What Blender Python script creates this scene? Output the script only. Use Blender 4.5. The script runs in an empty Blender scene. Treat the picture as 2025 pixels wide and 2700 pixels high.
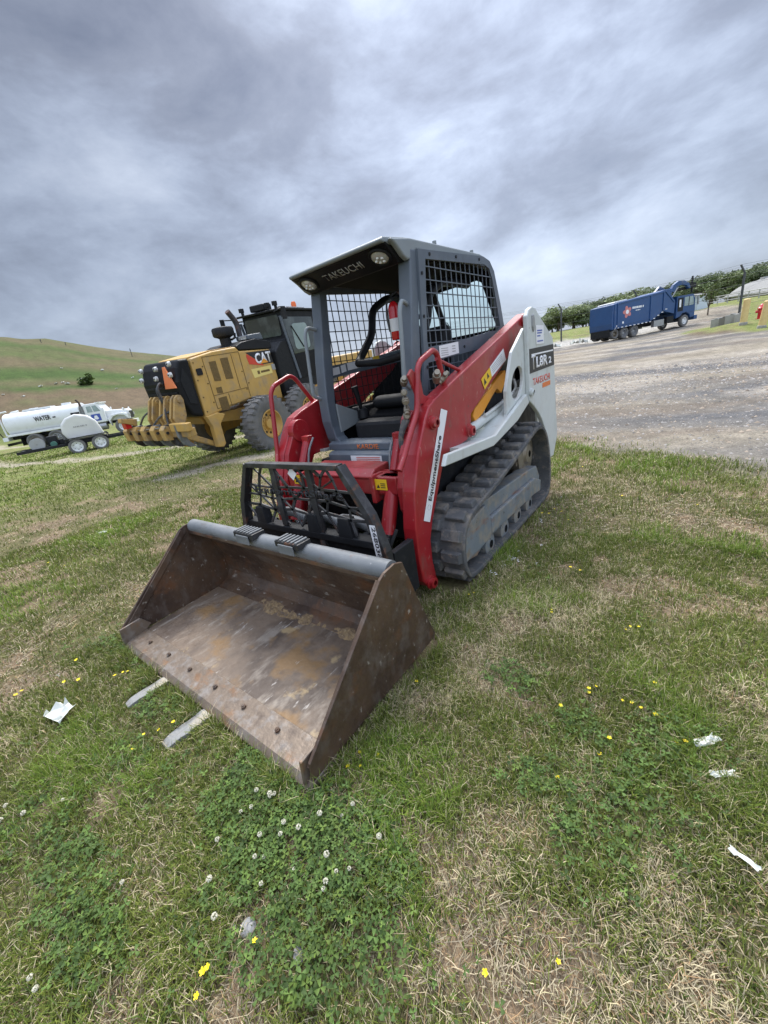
import bpy, bmesh, math, random
import numpy as np
from mathutils import Vector, Matrix, Euler
from mathutils.geometry import delaunay_2d_cdt
rad = math.radians
random.seed(7); rng = np.random.default_rng(7)
S = bpy.context.scene
C = S.collection

# ------------------------------------------------------------------ camera, sky, sun, exposure
CAM = Vector((1.862, -1.872, 1.394))
def cam_axes(yaw=.704, pitch=.347, roll=-.165):
    f0 = Vector((-math.sin(yaw), math.cos(yaw), 0)); r0 = Vector((math.cos(yaw), math.sin(yaw), 0)); u0 = Vector((0, 0, 1))
    f = f0*math.cos(pitch) - u0*math.sin(pitch); u = u0*math.cos(pitch) + f0*math.sin(pitch)
    return r0*math.cos(roll)+u*math.sin(roll), u*math.cos(roll)-r0*math.sin(roll), f
cr, cu, cf = cam_axes()
cd = bpy.data.cameras.new('camera'); cam = bpy.data.objects.new('camera', cd); C.objects.link(cam)
cam.matrix_world = Matrix(((cr.x, cu.x, -cf.x, CAM.x), (cr.y, cu.y, -cf.y, CAM.y), (cr.z, cu.z, -cf.z, CAM.z), (0, 0, 0, 1)))
cd.sensor_fit = 'HORIZONTAL'; cd.sensor_width = 36.0; cd.lens = 36.0*1031/2025
cd.clip_start = 0.05; cd.clip_end = 3000
S.camera = cam
SUN_AZ, SUN_EL = -35.0, 55.0          # from +Y towards +X, degrees
def dirv(az, el): return Vector((math.sin(rad(az))*math.cos(rad(el)), math.cos(rad(az))*math.cos(rad(el)), math.sin(rad(el))))
sl = bpy.data.lights.new('sun', 'SUN'); sun = bpy.data.objects.new('sun', sl); C.objects.link(sun)
sl.energy = 1.5; sl.angle = rad(30); sl.color = (1.0, .965, .91)
sun.rotation_euler = dirv(SUN_AZ, SUN_EL).to_track_quat('Z', 'Y').to_euler()
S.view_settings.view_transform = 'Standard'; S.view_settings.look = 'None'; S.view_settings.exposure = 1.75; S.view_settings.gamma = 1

W = bpy.data.worlds.new('World'); S.world = W; W.use_nodes = True
def build_world():
    nt = W.node_tree; nt.nodes.clear(); N = nt.nodes.new; L = nt.links.new
    out = N('ShaderNodeOutputWorld'); bg = N('ShaderNodeBackground'); L(bg.outputs[0], out.inputs[0])
    sky = N('ShaderNodeTexSky'); sky.sky_type = 'NISHITA'; sky.sun_disc = False
    sky.sun_elevation = rad(SUN_EL); sky.sun_rotation = rad(SUN_AZ)
    tc = N('ShaderNodeTexCoord'); sep = N('ShaderNodeSeparateXYZ'); L(tc.outputs['Generated'], sep.inputs[0])
    def M(op, a, b=None, c=None):
        n = N('ShaderNodeMath'); n.operation = op
        for i, v in enumerate((a, b, c)):
            if v is None: continue
            if isinstance(v, (int, float)): n.inputs[i].default_value = v
            else: L(v, n.inputs[i])
        return n.outputs[0]
    cmb = N('ShaderNodeCombineXYZ'); L(sep.outputs[0], cmb.inputs[0]); L(sep.outputs[1], cmb.inputs[1]); L(M('MULTIPLY', sep.outputs[2], 2.1), cmb.inputs[2])
    def noise(scale, detail, rough, off=(0, 0, 0), dist=.4):
        mp = N('ShaderNodeMapping'); mp.inputs['Rotation'].default_value = (0, .25, 0); mp.inputs['Location'].default_value = off
        L(cmb.outputs[0], mp.inputs[0]); n = N('ShaderNodeTexNoise'); n.inputs['Scale'].default_value = scale; n.inputs['Detail'].default_value = detail
        n.inputs['Roughness'].default_value = rough; n.inputs['Distortion'].default_value = dist; L(mp.outputs[0], n.inputs['Vector']); return n.outputs['Fac']
    big = noise(1.7, 2, .5, (3.1, 1.7, .4), .2); mid = noise(3.6, 8, .58, (7.3, 2.2, 1.1), .25); fine = noise(10.0, 7, .6, (1.3, 4.4, 2.0), .2)
    dens = M('ADD', M('ADD', M('MULTIPLY', big, .40), M('MULTIPLY', mid, .46)), M('MULTIPLY', fine, .14))
    ramp = N('ShaderNodeValToRGB'); L(dens, ramp.inputs[0]); e = ramp.color_ramp.elements
    e[0].position = .34; e[0].color = (.185, .215, .295, 1)
    e[1].position = .66; e[1].color = (.70, .775, .92, 1)
    for p, c in ((.45, (.295, .33, .42, 1)), (.50, (.375, .425, .54, 1)), (.55, (.475, .54, .675, 1))):
        x = e.new(p); x.color = c
    # the veiled sun brightens the cloud round it, the low sky is paler
    def dot(v):
        d = N('ShaderNodeVectorMath'); d.operation = 'DOT_PRODUCT'; L(tc.outputs['Generated'], d.inputs[0]); d.inputs[1].default_value = v; return d.outputs['Value']
    glow = M('POWER', M('MAXIMUM', dot(dirv(-27, 33)), 0.0), 9)
    dark = M('POWER', M('MAXIMUM', dot(dirv(-62, 24)), 0.0), 8)
    def ss(v, a, b):
        n = N('ShaderNodeMapRange'); n.interpolation_type = 'SMOOTHSTEP'; n.inputs[1].default_value = a; n.inputs[2].default_value = b; L(v, n.inputs[0]); return n.outputs[0]
    # added sky gain overhead and behind the camera, unseen, to fill the ground
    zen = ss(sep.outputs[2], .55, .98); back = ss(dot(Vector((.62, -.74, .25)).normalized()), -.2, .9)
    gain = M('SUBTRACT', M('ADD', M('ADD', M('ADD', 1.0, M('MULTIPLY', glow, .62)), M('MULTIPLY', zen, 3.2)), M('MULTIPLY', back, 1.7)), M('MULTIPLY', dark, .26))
    lowf = M('POWER', M('SUBTRACT', 1.0, M('MINIMUM', M('MAXIMUM', sep.outputs[2], 0.0), 1.0)), 9)
    mixl = N('ShaderNodeMix'); mixl.data_type = 'RGBA'; L(M('MULTIPLY', lowf, .55), mixl.inputs[0]); L(ramp.outputs[0], mixl.inputs[6]); mixl.inputs[7].default_value = (.46, .54, .69, 1)
    vm = N('ShaderNodeVectorMath'); vm.operation = 'SCALE'; L(mixl.outputs[2], vm.inputs[0]); L(gain, vm.inputs['Scale'])
    # clouds scaled to the sky texture's physical brightness, thin clear-sky tint shows through
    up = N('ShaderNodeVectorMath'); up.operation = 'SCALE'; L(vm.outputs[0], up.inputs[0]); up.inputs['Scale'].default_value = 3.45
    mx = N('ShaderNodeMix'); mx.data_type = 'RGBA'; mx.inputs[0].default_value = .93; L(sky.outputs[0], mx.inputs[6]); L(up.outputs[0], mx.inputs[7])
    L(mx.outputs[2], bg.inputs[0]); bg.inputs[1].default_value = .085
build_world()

# ------------------------------------------------------------------ numpy noise
def _hash(ix, iy, s):
    h = (ix.astype(np.int64)*374761393 + iy.astype(np.int64)*668265263 + s*1442695041) & 0xffffffff
    h = ((h ^ (h >> 13))*1274126177) & 0xffffffff
    return ((h ^ (h >> 16)) & 0xffff)/65535.0
def vnoise(x, y, s=0):
    ix = np.floor(x); iy = np.floor(y); fx = x-ix; fy = y-iy; fx = fx*fx*(3-2*fx); fy = fy*fy*(3-2*fy)
    a = _hash(ix, iy, s); b = _hash(ix+1, iy, s); c = _hash(ix, iy+1, s); d = _hash(ix+1, iy+1, s)
    return (a*(1-fx)+b*fx)*(1-fy) + (c*(1-fx)+d*fx)*fy
def fbm(x, y, s=0, o=4):
    t = 0; a = .5; n = 0
    for i in range(o):
        t = t + a*vnoise(x*2**i+17*i, y*2**i-9*i, s+i); n += a; a *= .5
    return t/n
def sstep(a, b, x): t = np.clip((x-a)/(b-a), 0, 1); return t*t*(3-2*t)

# ------------------------------------------------------------------ materials
def inp(n, k): return n.inputs[k]
def mat(name, base, rough=.5, metal=0., layers=(), bump=0., bscale=40., coat=0., rvar=.0, attr=None, emit=None, spec=None):
    """layers: (colour, scale or (sx,sy,sz), lo, hi, amount[, detail]) - noise-thresholded stains over the base."""
    m = bpy.data.materials.new(name); m.use_nodes = True; nt = m.node_tree; N = nt.nodes.new; L = nt.links.new
    b = nt.nodes['Principled BSDF']; b.inputs['Roughness'].default_value = rough; b.inputs['Metallic'].default_value = metal
    if coat: b.inputs['Coat Weight'].default_value = coat; b.inputs['Coat Roughness'].default_value = .15
    if spec is not None: b.inputs['Specular IOR Level'].default_value = spec
    if emit: b.inputs['Emission Color'].default_value = (*emit[0], 1); b.inputs['Emission Strength'].default_value = emit[1]
    tc = N('ShaderNodeTexCoord')
    col = None
    if attr:
        at = N('ShaderNodeAttribute'); at.attribute_name = attr; col = at.outputs['Color']
    for i, ly in enumerate(layers):
        c, sc, lo, hi, amt = ly[:5]; det = ly[5] if len(ly) > 5 else 5
        mp = N('ShaderNodeMapping'); mp.inputs['Location'].default_value = (i*3.7, i*1.9, i*5.3)
        mp.inputs['Scale'].default_value = (sc, sc, sc) if isinstance(sc, (int, float)) else sc
        L(tc.outputs['Object'], mp.inputs[0]); n = N('ShaderNodeTexNoise'); n.inputs['Scale'].default_value = 1; n.inputs['Detail'].default_value = det; n.inputs['Roughness'].default_value = .6
        L(mp.outputs[0], n.inputs['Vector'])
        mr = N('ShaderNodeMapRange'); mr.inputs[1].default_value = lo; mr.inputs[2].default_value = hi; mr.inputs[3].default_value = 0; mr.inputs[4].default_value = amt; L(n.outputs['Fac'], mr.inputs[0])
        mx = N('ShaderNodeMix'); mx.data_type = 'RGBA'; L(mr.outputs[0], mx.inputs[0])
        if col is None: mx.inputs[6].default_value = (*base, 1)
        else: L(col, mx.inputs[6])
        mx.inputs[7].default_value = (*c, 1); col = mx.outputs[2]
    if col is None: b.inputs['Base Color'].default_value = (*base, 1)
    else: L(col, b.inputs['Base Color'])
    if bump or rvar:
        n = N('ShaderNodeTexNoise'); n.inputs['Scale'].default_value = bscale; n.inputs['Detail'].default_value = 6; L(tc.outputs['Object'], n.inputs['Vector'])
        if bump:
            bp = N('ShaderNodeBump'); bp.inputs['Strength'].default_value = bump; bp.inputs['Distance'].default_value = .01; L(n.outputs['Fac'], bp.inputs['Height']); L(bp.outputs[0], b.inputs['Normal'])
        if rvar:
            mr = N('ShaderNodeMapRange'); mr.inputs[1].default_value = .3; mr.inputs[2].default_value = .7; mr.inputs[3].default_value = max(.02, rough-rvar); mr.inputs[4].default_value = min(1, rough+rvar); L(n.outputs['Fac'], mr.inputs[0]); L(mr.outputs[0], b.inputs['Roughness'])
    return m
DUST = (.30, .25, .185); MUD = (.21, .155, .10); RUST = (.20, .075, .03)
M_red = mat('red paint', (.34, .012, .017), .40, layers=[((.24, .007, .011), 5, .35, .7, .8), ((.38, .04, .04), 2.5, .5, .75, .45), ((.42, .22, .18), (40, 40, 14), .645, .71, .8), (DUST, 3.2, .55, .82, .30), ((.16, .10, .08), (9, 9, 3), .60, .72, .5), ((.08, .045, .035), 26, .66, .73, .85)], coat=.25, rvar=.10, bscale=9)
M_slate = mat('slate grey paint', (.088, .106, .128), .48, layers=[((.125, .147, .17), 4, .4, .75, .7), (DUST, 5, .55, .85, .18), ((.28, .29, .29), 45, .70, .75, .6)], rvar=.12, bscale=11)
M_slate_light = mat('roof grey paint', (.20, .225, .235), .5, layers=[((.26, .285, .28), 3, .4, .75, .7), (DUST, 9, .55, .8, .25)], rvar=.1, bscale=8)
M_light = mat('light grey paint', (.56, .59, .565), .42, layers=[((.49, .51, .48), 3, .4, .75, .7), (DUST, 4.5, .55, .80, .5), ((.33, .29, .23), (12, 12, 3), .60, .72, .45), ((.26, .17, .11), 30, .67, .73, .7)], rvar=.1, bscale=10)
M_black = mat('black paint', (.014, .015, .017), .55, layers=[(DUST, 6, .58, .9, .14), ((.06, .06, .06), 30, .6, .75, .6)], rvar=.15, bscale=12, spec=.25)
M_blackgloss = mat('black plastic', (.010, .0105, .012), .5, layers=[(DUST, 8, .6, .9, .10)], rvar=.1, bscale=7, spec=.2)
M_rubber = mat('rubber', (.062, .064, .066), .82, layers=[((.115, .115, .112), 6, .4, .7, .7), (DUST, 10, .50, .74, .6), ((.24, .19, .14), 26, .58, .70, .6), ((.02, .02, .02), 18, .6, .7, .5)], bump=.35, bscale=55)
M_tyre = mat('tyre rubber', (.12, .12, .118), .9, layers=[((.19, .183, .17), 4, .4, .7, .8), (DUST, 12, .5, .85, .35)], bump=.3, bscale=40)
M_steel_grey = mat('track frame grey', (.145, .165, .18), .5, layers=[((.19, .21, .225), 4, .4, .7, .8), (RUST, (6, 2.5, 9), .56, .67, .85), (DUST, 9, .48, .68, .8), (MUD, 5, .58, .68, .8), ((.03, .03, .03), 22, .64, .7, .8)], rvar=.12, bscale=10)
M_trim_shade = mat('shade-black cab lining', (.006, .006, .007), .85, spec=.15)  # near-black lining: the cab interior's shade is put into the colour
M_chrome = mat('chromed rod', (.62, .62, .62), .22, 1.0, layers=[(RUST, 14, .62, .75, .5)])
M_bucket = mat('worn bucket steel', (.108, .066, .040), .5, .15, layers=[((.050, .030, .021), 2.6, .42, .62, .9), ((.16, .135, .115), (3, 14, 9), .50, .72, .5), ((.16, .066, .026), 5.5, .55, .70, .8), ((.42, .385, .33), (11, 30, 20), .635, .70, .6), ((.45, .42, .36), 55, .715, .74, .7)], bump=.22, bscale=26, rvar=.14)
M_bucket_floor = mat('scraped bucket floor', (.175, .128, .090), .52, .08, layers=[((.080, .058, .044), (4, 2.2, 4), .44, .60, .9), ((.29, .245, .195), (14, 5, 8), .53, .66, .7), ((.23, .135, .055), 3.6, .53, .64, .85), ((.37, .27, .14), 6.5, .62, .70, .8), ((.46, .42, .37), (34, 9, 20), .64, .70, .7)], bump=.2, bscale=30, rvar=.16)
M_edge = mat('worn cutting edge', (.18, .138, .102), .45, .35, layers=[((.24, .12, .05), (5, 9, 9), .52, .64, .85), ((.26, .24, .22), 16, .5, .68, .7), ((.07, .05, .04), 9, .58, .70, .6)], bump=.3, bscale=35, rvar=.1)
M_pipe = mat('grey weathered steel', (.15, .160, .165), .55, .1, layers=[((.23, .235, .235), (4, 9, 9), .42, .65, .8), ((.10, .075, .06), (5, 16, 16), .58, .72, .7), (RUST, 9, .64, .76, .6), ((.42, .42, .40), 40, .69, .73, .6)], bump=.1, bscale=40, rvar=.1)
M_lattice = mat('flaking black plate', (.030, .030, .031), .45, .2, layers=[((.10, .10, .105), 7, .5, .66, .8), (RUST, 11, .58, .7, .55), ((.25, .24, .22), 30, .68, .74, .5)], rvar=.15, bscale=16)
M_yellow = mat('construction yellow', (.56, .345, .095), .5, layers=[((.46, .27, .06), 2.5, .4, .7, .7), (DUST, 4, .48, .78, .65), ((.30, .20, .10), (14, 14, 4), .58, .72, .6), ((.25, .14, .05), 22, .66, .74, .5)], rvar=.1, bscale=6)
M_yellow_dirty = mat('muddy yellow paint', (.46, .29, .09), .6, layers=[(MUD, 4, .48, .66, .8), (DUST, 8, .5, .8, .6), (RUST, 9, .62, .72, .7)], bump=.2, bscale=20)
M_orange = mat('orange yellow paint', (.74, .30, .025), .45, layers=[(DUST, 6, .6, .85, .25)], rvar=.1)
M_white = mat('white paint', (.76, .775, .77), .4, layers=[((.66, .67, .66), 2, .45, .75, .7), (DUST, 3, .56, .85, .35)], rvar=.1, bscale=5)
M_sticker = mat('white sticker', (.78, .78, .78), .45, layers=[((.6, .6, .58), 8, .5, .8, .5)])
M_stickyel = mat('yellow sticker', (.80, .50, .02), .45)
M_ink = mat('black ink', (.02, .02, .022), .5)
M_inkgrey = mat('grey ink', (.33, .33, .32), .45)
M_inkred = mat('red ink', (.62, .06, .03), .45)
M_inkor = mat('orange ink', (.70, .17, .03), .5)
M_inkwhite = mat('white ink', (.8, .8, .8), .45)
M_inkblue = mat('blue ink', (.05, .09, .36), .5)
M_lens = mat('lamp lens', (.42, .42, .40), .12, layers=[((.75, .75, .72), 30, .52, .6, .9)], coat=.6)
M_brass = mat('dirty fittings', (.27, .24, .19), .5, .6, layers=[(MUD, 20, .5, .7, .8)])
M_glassdark = mat('dark window glass', (.035, .045, .045), .07, layers=[((.20, .23, .22), 1.7, .45, .7, .45)], coat=.5)
M_glassgreen = mat('greenish window glass', (.23, .30, .28), .08, layers=[((.42, .48, .47), 2, .45, .7, .6)], coat=.5)
M_blue = mat('blue truck paint', (.016, .066, .19), .45, layers=[((.013, .055, .17), 1.2, .4, .7, .7), (DUST, 1.5, .58, .85, .22)], coat=.2, rvar=.08, bscale=3)
M_greymetal = mat('galvanised metal', (.36, .37, .38), .42, .6, layers=[(DUST, 4, .5, .8, .4)])
M_extred = mat('extinguisher red', (.52, .01, .015), .25, coat=.5)
M_wood = mat('weathered wood', (.235, .235, .225), .85, layers=[((.42, .36, .26), (9, 2.4, 9), .46, .58, .9), ((.10, .085, .06), 14, .58, .70, .7), ((.17, .15, .12), (60, 5, 60), .55, .66, .7)], bump=.5, bscale=60)
M_concrete = mat('concrete', (.36, .35, .32), .9, layers=[((.25, .24, .22), 3, .45, .7, .8)], bump=.3, bscale=12)
M_post = mat('galvanised dark post', (.06, .063, .068), .6, layers=[((.10, .10, .10), 5, .5, .7, .6)])
M_postyel = mat('bollard yellow', (.66, .50, .22), .55, layers=[((.58, .40, .16), 5, .45, .7, .7), ((.35, .25, .12), 9, .6, .75, .6)])
M_metalroof = mat('grey ribbed roof metal', (.22, .22, .21), .7, layers=[((.17, .17, .16), .5, .4, .7, .8)])
M_pale = mat('pale wall metal', (.38, .385, .37), .6, layers=[((.30, .30, .28), .7, .45, .7, .7)])
M_bark = mat('bark', (.11, .085, .06), .9, bump=.4, bscale=15)
M_plastic = mat('milky plastic tank', (.66, .66, .62), .45, layers=[((.56, .56, .53), 1.5, .45, .7, .8)])
M_paper = mat('crumpled paper', (.62, .63, .57), .8, layers=[((.42, .43, .37), 14, .5, .65, .7)], bump=.3, bscale=30)
M_rock = mat('pale rock', (.27, .265, .26), .85, layers=[((.25, .24, .23), 20, .45, .7, .8)], bump=.4, bscale=50)
M_beacon = mat('amber beacon', (.85, .16, .03), .3)
M_vent = mat('perforated vent', (.17, .105, .03), .7, layers=[((.10, .065, .02), 30, .45, .6, .7)])
M_reflor = mat('orange reflector', (.85, .25, .10), .4)
M_fence = mat('fence wire', (.13, .135, .14), .5, .5)
M_soil = mat('tan dry soil', (.25, .17, .085), .95, layers=[((.15, .10, .06), 30, .42, .60, .9), ((.33, .25, .14), 60, .55, .7, .8)], bump=.6, bscale=50)
def foliage_mat(name, attr='col', trans=.25):
    m = mat(name, (.08, .12, .03), .6, attr=attr, spec=.25); nt = m.node_tree; b = nt.nodes['Principled BSDF']
    tr = nt.nodes.new('ShaderNodeBsdfTranslucent'); mx = nt.nodes.new('ShaderNodeMixShader'); mx.inputs[0].default_value = trans; at = [n for n in nt.nodes if n.type == 'ATTRIBUTE'][0]
    nt.links.new(at.outputs['Color'], tr.inputs[0]); nt.links.new(b.outputs[0], mx.inputs[1]); nt.links.new(tr.outputs[0], mx.inputs[2]); nt.links.new(mx.outputs[0], nt.nodes['Material Output'].inputs[0])
    return m
M_leaf = foliage_mat('leaves'); M_grass = foliage_mat('grass blades')
M_petalyel = mat('yellow petals', (.85, .66, .01), .55); M_petalwhite = mat('clover bloom', (.66, .63, .50), .7, layers=[((.42, .36, .22), 120, .5, .6, .8)])
M_stem = mat('green stem', (.10, .16, .035), .6)

# ------------------------------------------------------------------ mesh helpers
class MB:
    def __init__(s): s.v = []; s.f = []
    def add(s, vs, fs):
        o = len(s.v); s.v += [tuple(v) for v in vs]; s.f += [tuple(i+o for i in f) for f in fs]; return s
    def box(s, c, size, rot=None):
        x, y, z = (a/2 for a in size); vs = [Vector((i*x, j*y, k*z)) for k in (-1, 1) for j in (-1, 1) for i in (-1, 1)]
        if rot is not None: R = Euler(rot).to_matrix(); vs = [R @ v for v in vs]
        c = Vector(c); return s.add([v+c for v in vs], [(0, 2, 3, 1), (4, 5, 7, 6), (0, 1, 5, 4), (2, 6, 7, 3), (0, 4, 6, 2), (1, 3, 7, 5)])
    def bx(s, x0, x1, y0, y1, z0, z1): return s.box(((x0+x1)/2, (y0+y1)/2, (z0+z1)/2), (abs(x1-x0), abs(y1-y0), abs(z1-z0)))
    def prism(s, poly, a, b, axis='x', holes=()):
        """polygon in the two remaining axes (x: (y,z); y: (x,z); z: (x,y)) extruded from a to b"""
        def P(p, t):
            return {'x': (t, p[0], p[1]), 'y': (p[0], t, p[1]), 'z': (p[0], p[1], t)}[axis]
        poly = list(poly)
        area = sum(poly[i][0]*poly[(i+1) % len(poly)][1]-poly[(i+1) % len(poly)][0]*poly[i][1] for i in range(len(poly)))
        if area < 0: poly.reverse()
        if not holes:
            n = len(poly); vs = [P(p, a) for p in poly]+[P(p, b) for p in poly]
            fs = [tuple(range(n-1, -1, -1)), tuple(range(n, 2*n))]+[(i, (i+1) % n, n+(i+1) % n, n+i) for i in range(n)]
            flip = (axis == 'y') != (b < a)
            if flip: fs = [tuple(reversed(f)) for f in fs]
            return s.add(vs, fs)
        hs = []
        for h in holes:
            h = list(h); ar = sum(h[i][0]*h[(i+1) % len(h)][1]-h[(i+1) % len(h)][0]*h[i][1] for i in range(len(h)))
            if ar > 0: h.reverse()
            hs.append(h)
        pts = [Vector(p) for p in poly]; edges = []; loops = [list(range(len(poly)))]
        for h in hs:
            o = len(pts); pts += [Vector(p) for p in h]; loops.append(list(range(o, o+len(h))))
        for lp in loops: edges += [(lp[i], lp[(i+1) % len(lp)]) for i in range(len(lp))]
        r = delaunay_2d_cdt(pts, edges, [], 0, 1e-6)
        vv, _, ff = r[0], r[1], r[2]
        def inside(p, pl):
            c = False
            for i in range(len(pl)):
                x1, y1 = pl[i]; x2, y2 = pl[i-1]
                if (y1 > p[1]) != (y2 > p[1]) and p[0] < (x2-x1)*(p[1]-y1)/(y2-y1)+x1: c = not c
            return c
        keep = []
        for f in ff:
            ce = sum((Vector(vv[i]) for i in f), Vector((0, 0)))/len(f)
            if inside(ce, poly) and not any(inside(ce, h) for h in hs): keep.append(f)
        n = len(vv)
        fs = [tuple(reversed(f)) for f in keep]+[tuple(i+n for i in f) for f in keep]
        cnt = {}
        for f in keep:
            for i in range(len(f)): cnt[(f[i], f[(i+1) % len(f)])] = 1
        for (i, j) in list(cnt):
            if (j, i) not in cnt: fs.append((i, j, n+j, n+i))
        if (axis == 'y') != (b < a): fs = [tuple(reversed(f)) for f in fs]
        return s.add([P(p, a) for p in vv]+[P(p, b) for p in vv], fs)
    def tube(s, path, r, seg=8, closed=False, caps=True):
        path = [Vector(p) for p in path]; n = len(path); rs = r if isinstance(r, (list, tuple)) else [r]*n
        vs = []; up = None
        for i, p in enumerate(path):
            a = path[(i-1) % n] if (closed or i > 0) else p; b = path[(i+1) % n] if (closed or i < n-1) else p
            t = (b-a).normalized()
            if up is None: up = t.orthogonal().normalized()
            up = (up-t*up.dot(t)).normalized(); w = t.cross(up)
            vs += [p+(up*math.cos(q)+w*math.sin(q))*rs[i] for q in (2*math.pi*k/seg for k in range(seg))]
        fs = []
        for i in range(n if closed else n-1):
            j = (i+1) % n
            fs += [(i*seg+k, i*seg+(k+1) % seg, j*seg+(k+1) % seg, j*seg+k) for k in range(seg)]
        if caps and not closed: fs += [tuple(range(seg-1, -1, -1)), tuple((n-1)*seg+k for k in range(seg))]
        return s.add(vs, fs)
    def cyl(s, p0, p1, r, seg=16, r1=None): return s.tube([p0, p1], [r, r if r1 is None else r1], seg)
    def lathe(s, prof, c, axis='x', seg=28):
        """prof: (along, radius) pairs"""
        c = Vector(c); ax = {'x': (Vector((1, 0, 0)), Vector((0, 1, 0)), Vector((0, 0, 1))), 'y': (Vector((0, 1, 0)), Vector((0, 0, 1)), Vector((1, 0, 0))), 'z': (Vector((0, 0, 1)), Vector((1, 0, 0)), Vector((0, 1, 0)))}[axis]
        n = len(prof); vs = []
        for a, r in prof: vs += [c+ax[0]*a+(ax[1]*math.cos(2*math.pi*k/seg)+ax[2]*math.sin(2*math.pi*k/seg))*max(r, 1e-4) for k in range(seg)]
        fs = [(i*seg+k, i*seg+(k+1) % seg, (i+1)*seg+(k+1) % seg, (i+1)*seg+k) for i in range(n-1) for k in range(seg)]
        if prof[0][0] > prof[-1][0]: fs = [tuple(reversed(f)) for f in fs]
        return s.add(vs, fs)
    def build(s, name, m, parent=None, bevel=0., smooth=False, segs=2, angle=35):
        me = bpy.data.meshes.new(name); me.from_pydata(s.v, [], s.f); me.update()
        if m: me.materials.append(m)
        o = bpy.data.objects.new(name, me); C.objects.link(o)
        if parent is not None: o.parent = parent
        bm = bmesh.new(); bm.from_mesh(me); bmesh.ops.recalc_face_normals(bm, faces=bm.faces); bm.to_mesh(me); bm.free()
        if smooth:
            me.polygons.foreach_set('use_smooth', [True]*len(me.polygons)); me.set_sharp_from_angle(angle=rad(angle))
        if bevel:
            b = o.modifiers.new('bevel', 'BEVEL'); b.width = bevel; b.segments = segs; b.limit_method = 'ANGLE'; b.angle_limit = rad(angle); b.harden_normals = False
        return o
def tag(o, label, cat, group=None, kind=None):
    o['label'] = label; o['category'] = cat
    if group: o['group'] = group
    if kind: o['kind'] = kind
    return o
def thing(name, label, cat, loc=(0, 0, 0), rotz=0, group=None):
    o = bpy.data.objects.new(name, None); C.objects.link(o); o.empty_display_size = .1; o.location = loc; o.rotation_euler = (0, 0, rotz); return tag(o, label, cat, group)
def rounded(path, r, n=4):
    """round the inner corners of a polyline"""
    P = [Vector(p) for p in path]; out = [P[0]]
    for i in range(1, len(P)-1):
        a, b, c = P[i-1], P[i], P[i+1]; d1 = (a-b); d2 = (c-b); q = min(r, d1.length*.45, d2.length*.45)
        p1 = b+d1.normalized()*q; p2 = b+d2.normalized()*q
        out += [p1*(1-t)**2+b*2*t*(1-t)+p2*t*t for t in (k/n for k in range(n+1))]
    return out+[P[-1]]
def ellipse(cx, cy, a, b, n=20, rot=0):
    return [(cx+a*math.cos(t)*math.cos(rot)-b*math.sin(t)*math.sin(rot), cy+a*math.cos(t)*math.sin(rot)+b*math.sin(t)*math.cos(rot)) for t in (2*math.pi*k/n for k in range(n))]
def rrect(x0, x1, y0, y1, r, n=4):
    o = []
    for cx, cy, a0 in ((x1-r, y1-r, 0), (x0+r, y1-r, 90), (x0+r, y0+r, 180), (x1-r, y0+r, 270)):
        o += [(cx+r*math.cos(rad(a0+90*k/n)), cy+r*math.sin(rad(a0+90*k/n))) for k in range(n+1)]
    return o
def lettering(name, body, O, U, V, width, height, m, parent, bold=0., shear=0., extr=.0012):
    O, U, V = Vector(O), Vector(U).normalized(), Vector(V).normalized()
    cu_ = bpy.data.curves.new('t', 'FONT'); cu_.body = body; cu_.offset = bold; cu_.shear = shear; cu_.resolution_u = 3
    t = bpy.data.objects.new('t', cu_); C.objects.link(t); dg = bpy.context.evaluated_depsgraph_get(); dg.update()
    me = bpy.data.meshes.new_from_object(t.evaluated_get(dg)); bpy.data.objects.remove(t); bpy.data.curves.remove(cu_)
    co = np.array([v.co[:] for v in me.vertices]); lo = co.min(0); hi = co.max(0); Nn = U.cross(V)
    bm = bmesh.new(); bm.from_mesh(me)
    for v in bm.verts: v.co = O+U*((v.co.x-lo[0])/(hi[0]-lo[0])*width)+V*((v.co.y-lo[1])/(hi[1]-lo[1])*height)
    g = bmesh.ops.extrude_face_region(bm, geom=bm.faces[:]); bmesh.ops.translate(bm, verts=[e for e in g['geom'] if isinstance(e, bmesh.types.BMVert)], vec=Nn*extr)
    bm.to_mesh(me); bm.free(); me.materials.clear(); me.materials.append(m)
    o = bpy.data.objects.new(name, me); C.objects.link(o); o.parent = parent; return o
def plate(name, quad, m, parent, t=.002):
    """thin sticker: four corners, counter-clockwise seen from outside"""
    q = [Vector(p) for p in quad]; n = (q[1]-q[0]).cross(q[3]-q[0]).normalized()
    return MB().add(q+[p+n*t for p in q], [(3, 2, 1, 0), (4, 5, 6, 7), (0, 1, 5, 4), (1, 2, 6, 5), (2, 3, 7, 6), (3, 0, 4, 7)]).build(name, m, parent)
def clip_seg(poly, p, d):
    """intervals of the line p+t*d inside polygon"""
    ts = []
    for i in range(len(poly)):
        a, b = poly[i], poly[(i+1) % len(poly)]; ex, ey = b[0]-a[0], b[1]-a[1]; den = d[0]*ey-d[1]*ex
        if abs(den) < 1e-9: continue
        t = ((a[0]-p[0])*ey-(a[1]-p[1])*ex)/den; u = ((a[0]-p[0])*d[1]-(a[1]-p[1])*d[0])/den
        if 0 <= u < 1: ts.append(t)
    ts.sort(); return [(ts[i], ts[i+1]) for i in range(0, len(ts)-1, 2)]
def mirror_x(mb):
    o = MB(); o.v = [(-x, y, z) for x, y, z in mb.v]; o.f = [tuple(reversed(f)) for f in mb.f]; return o


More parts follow.
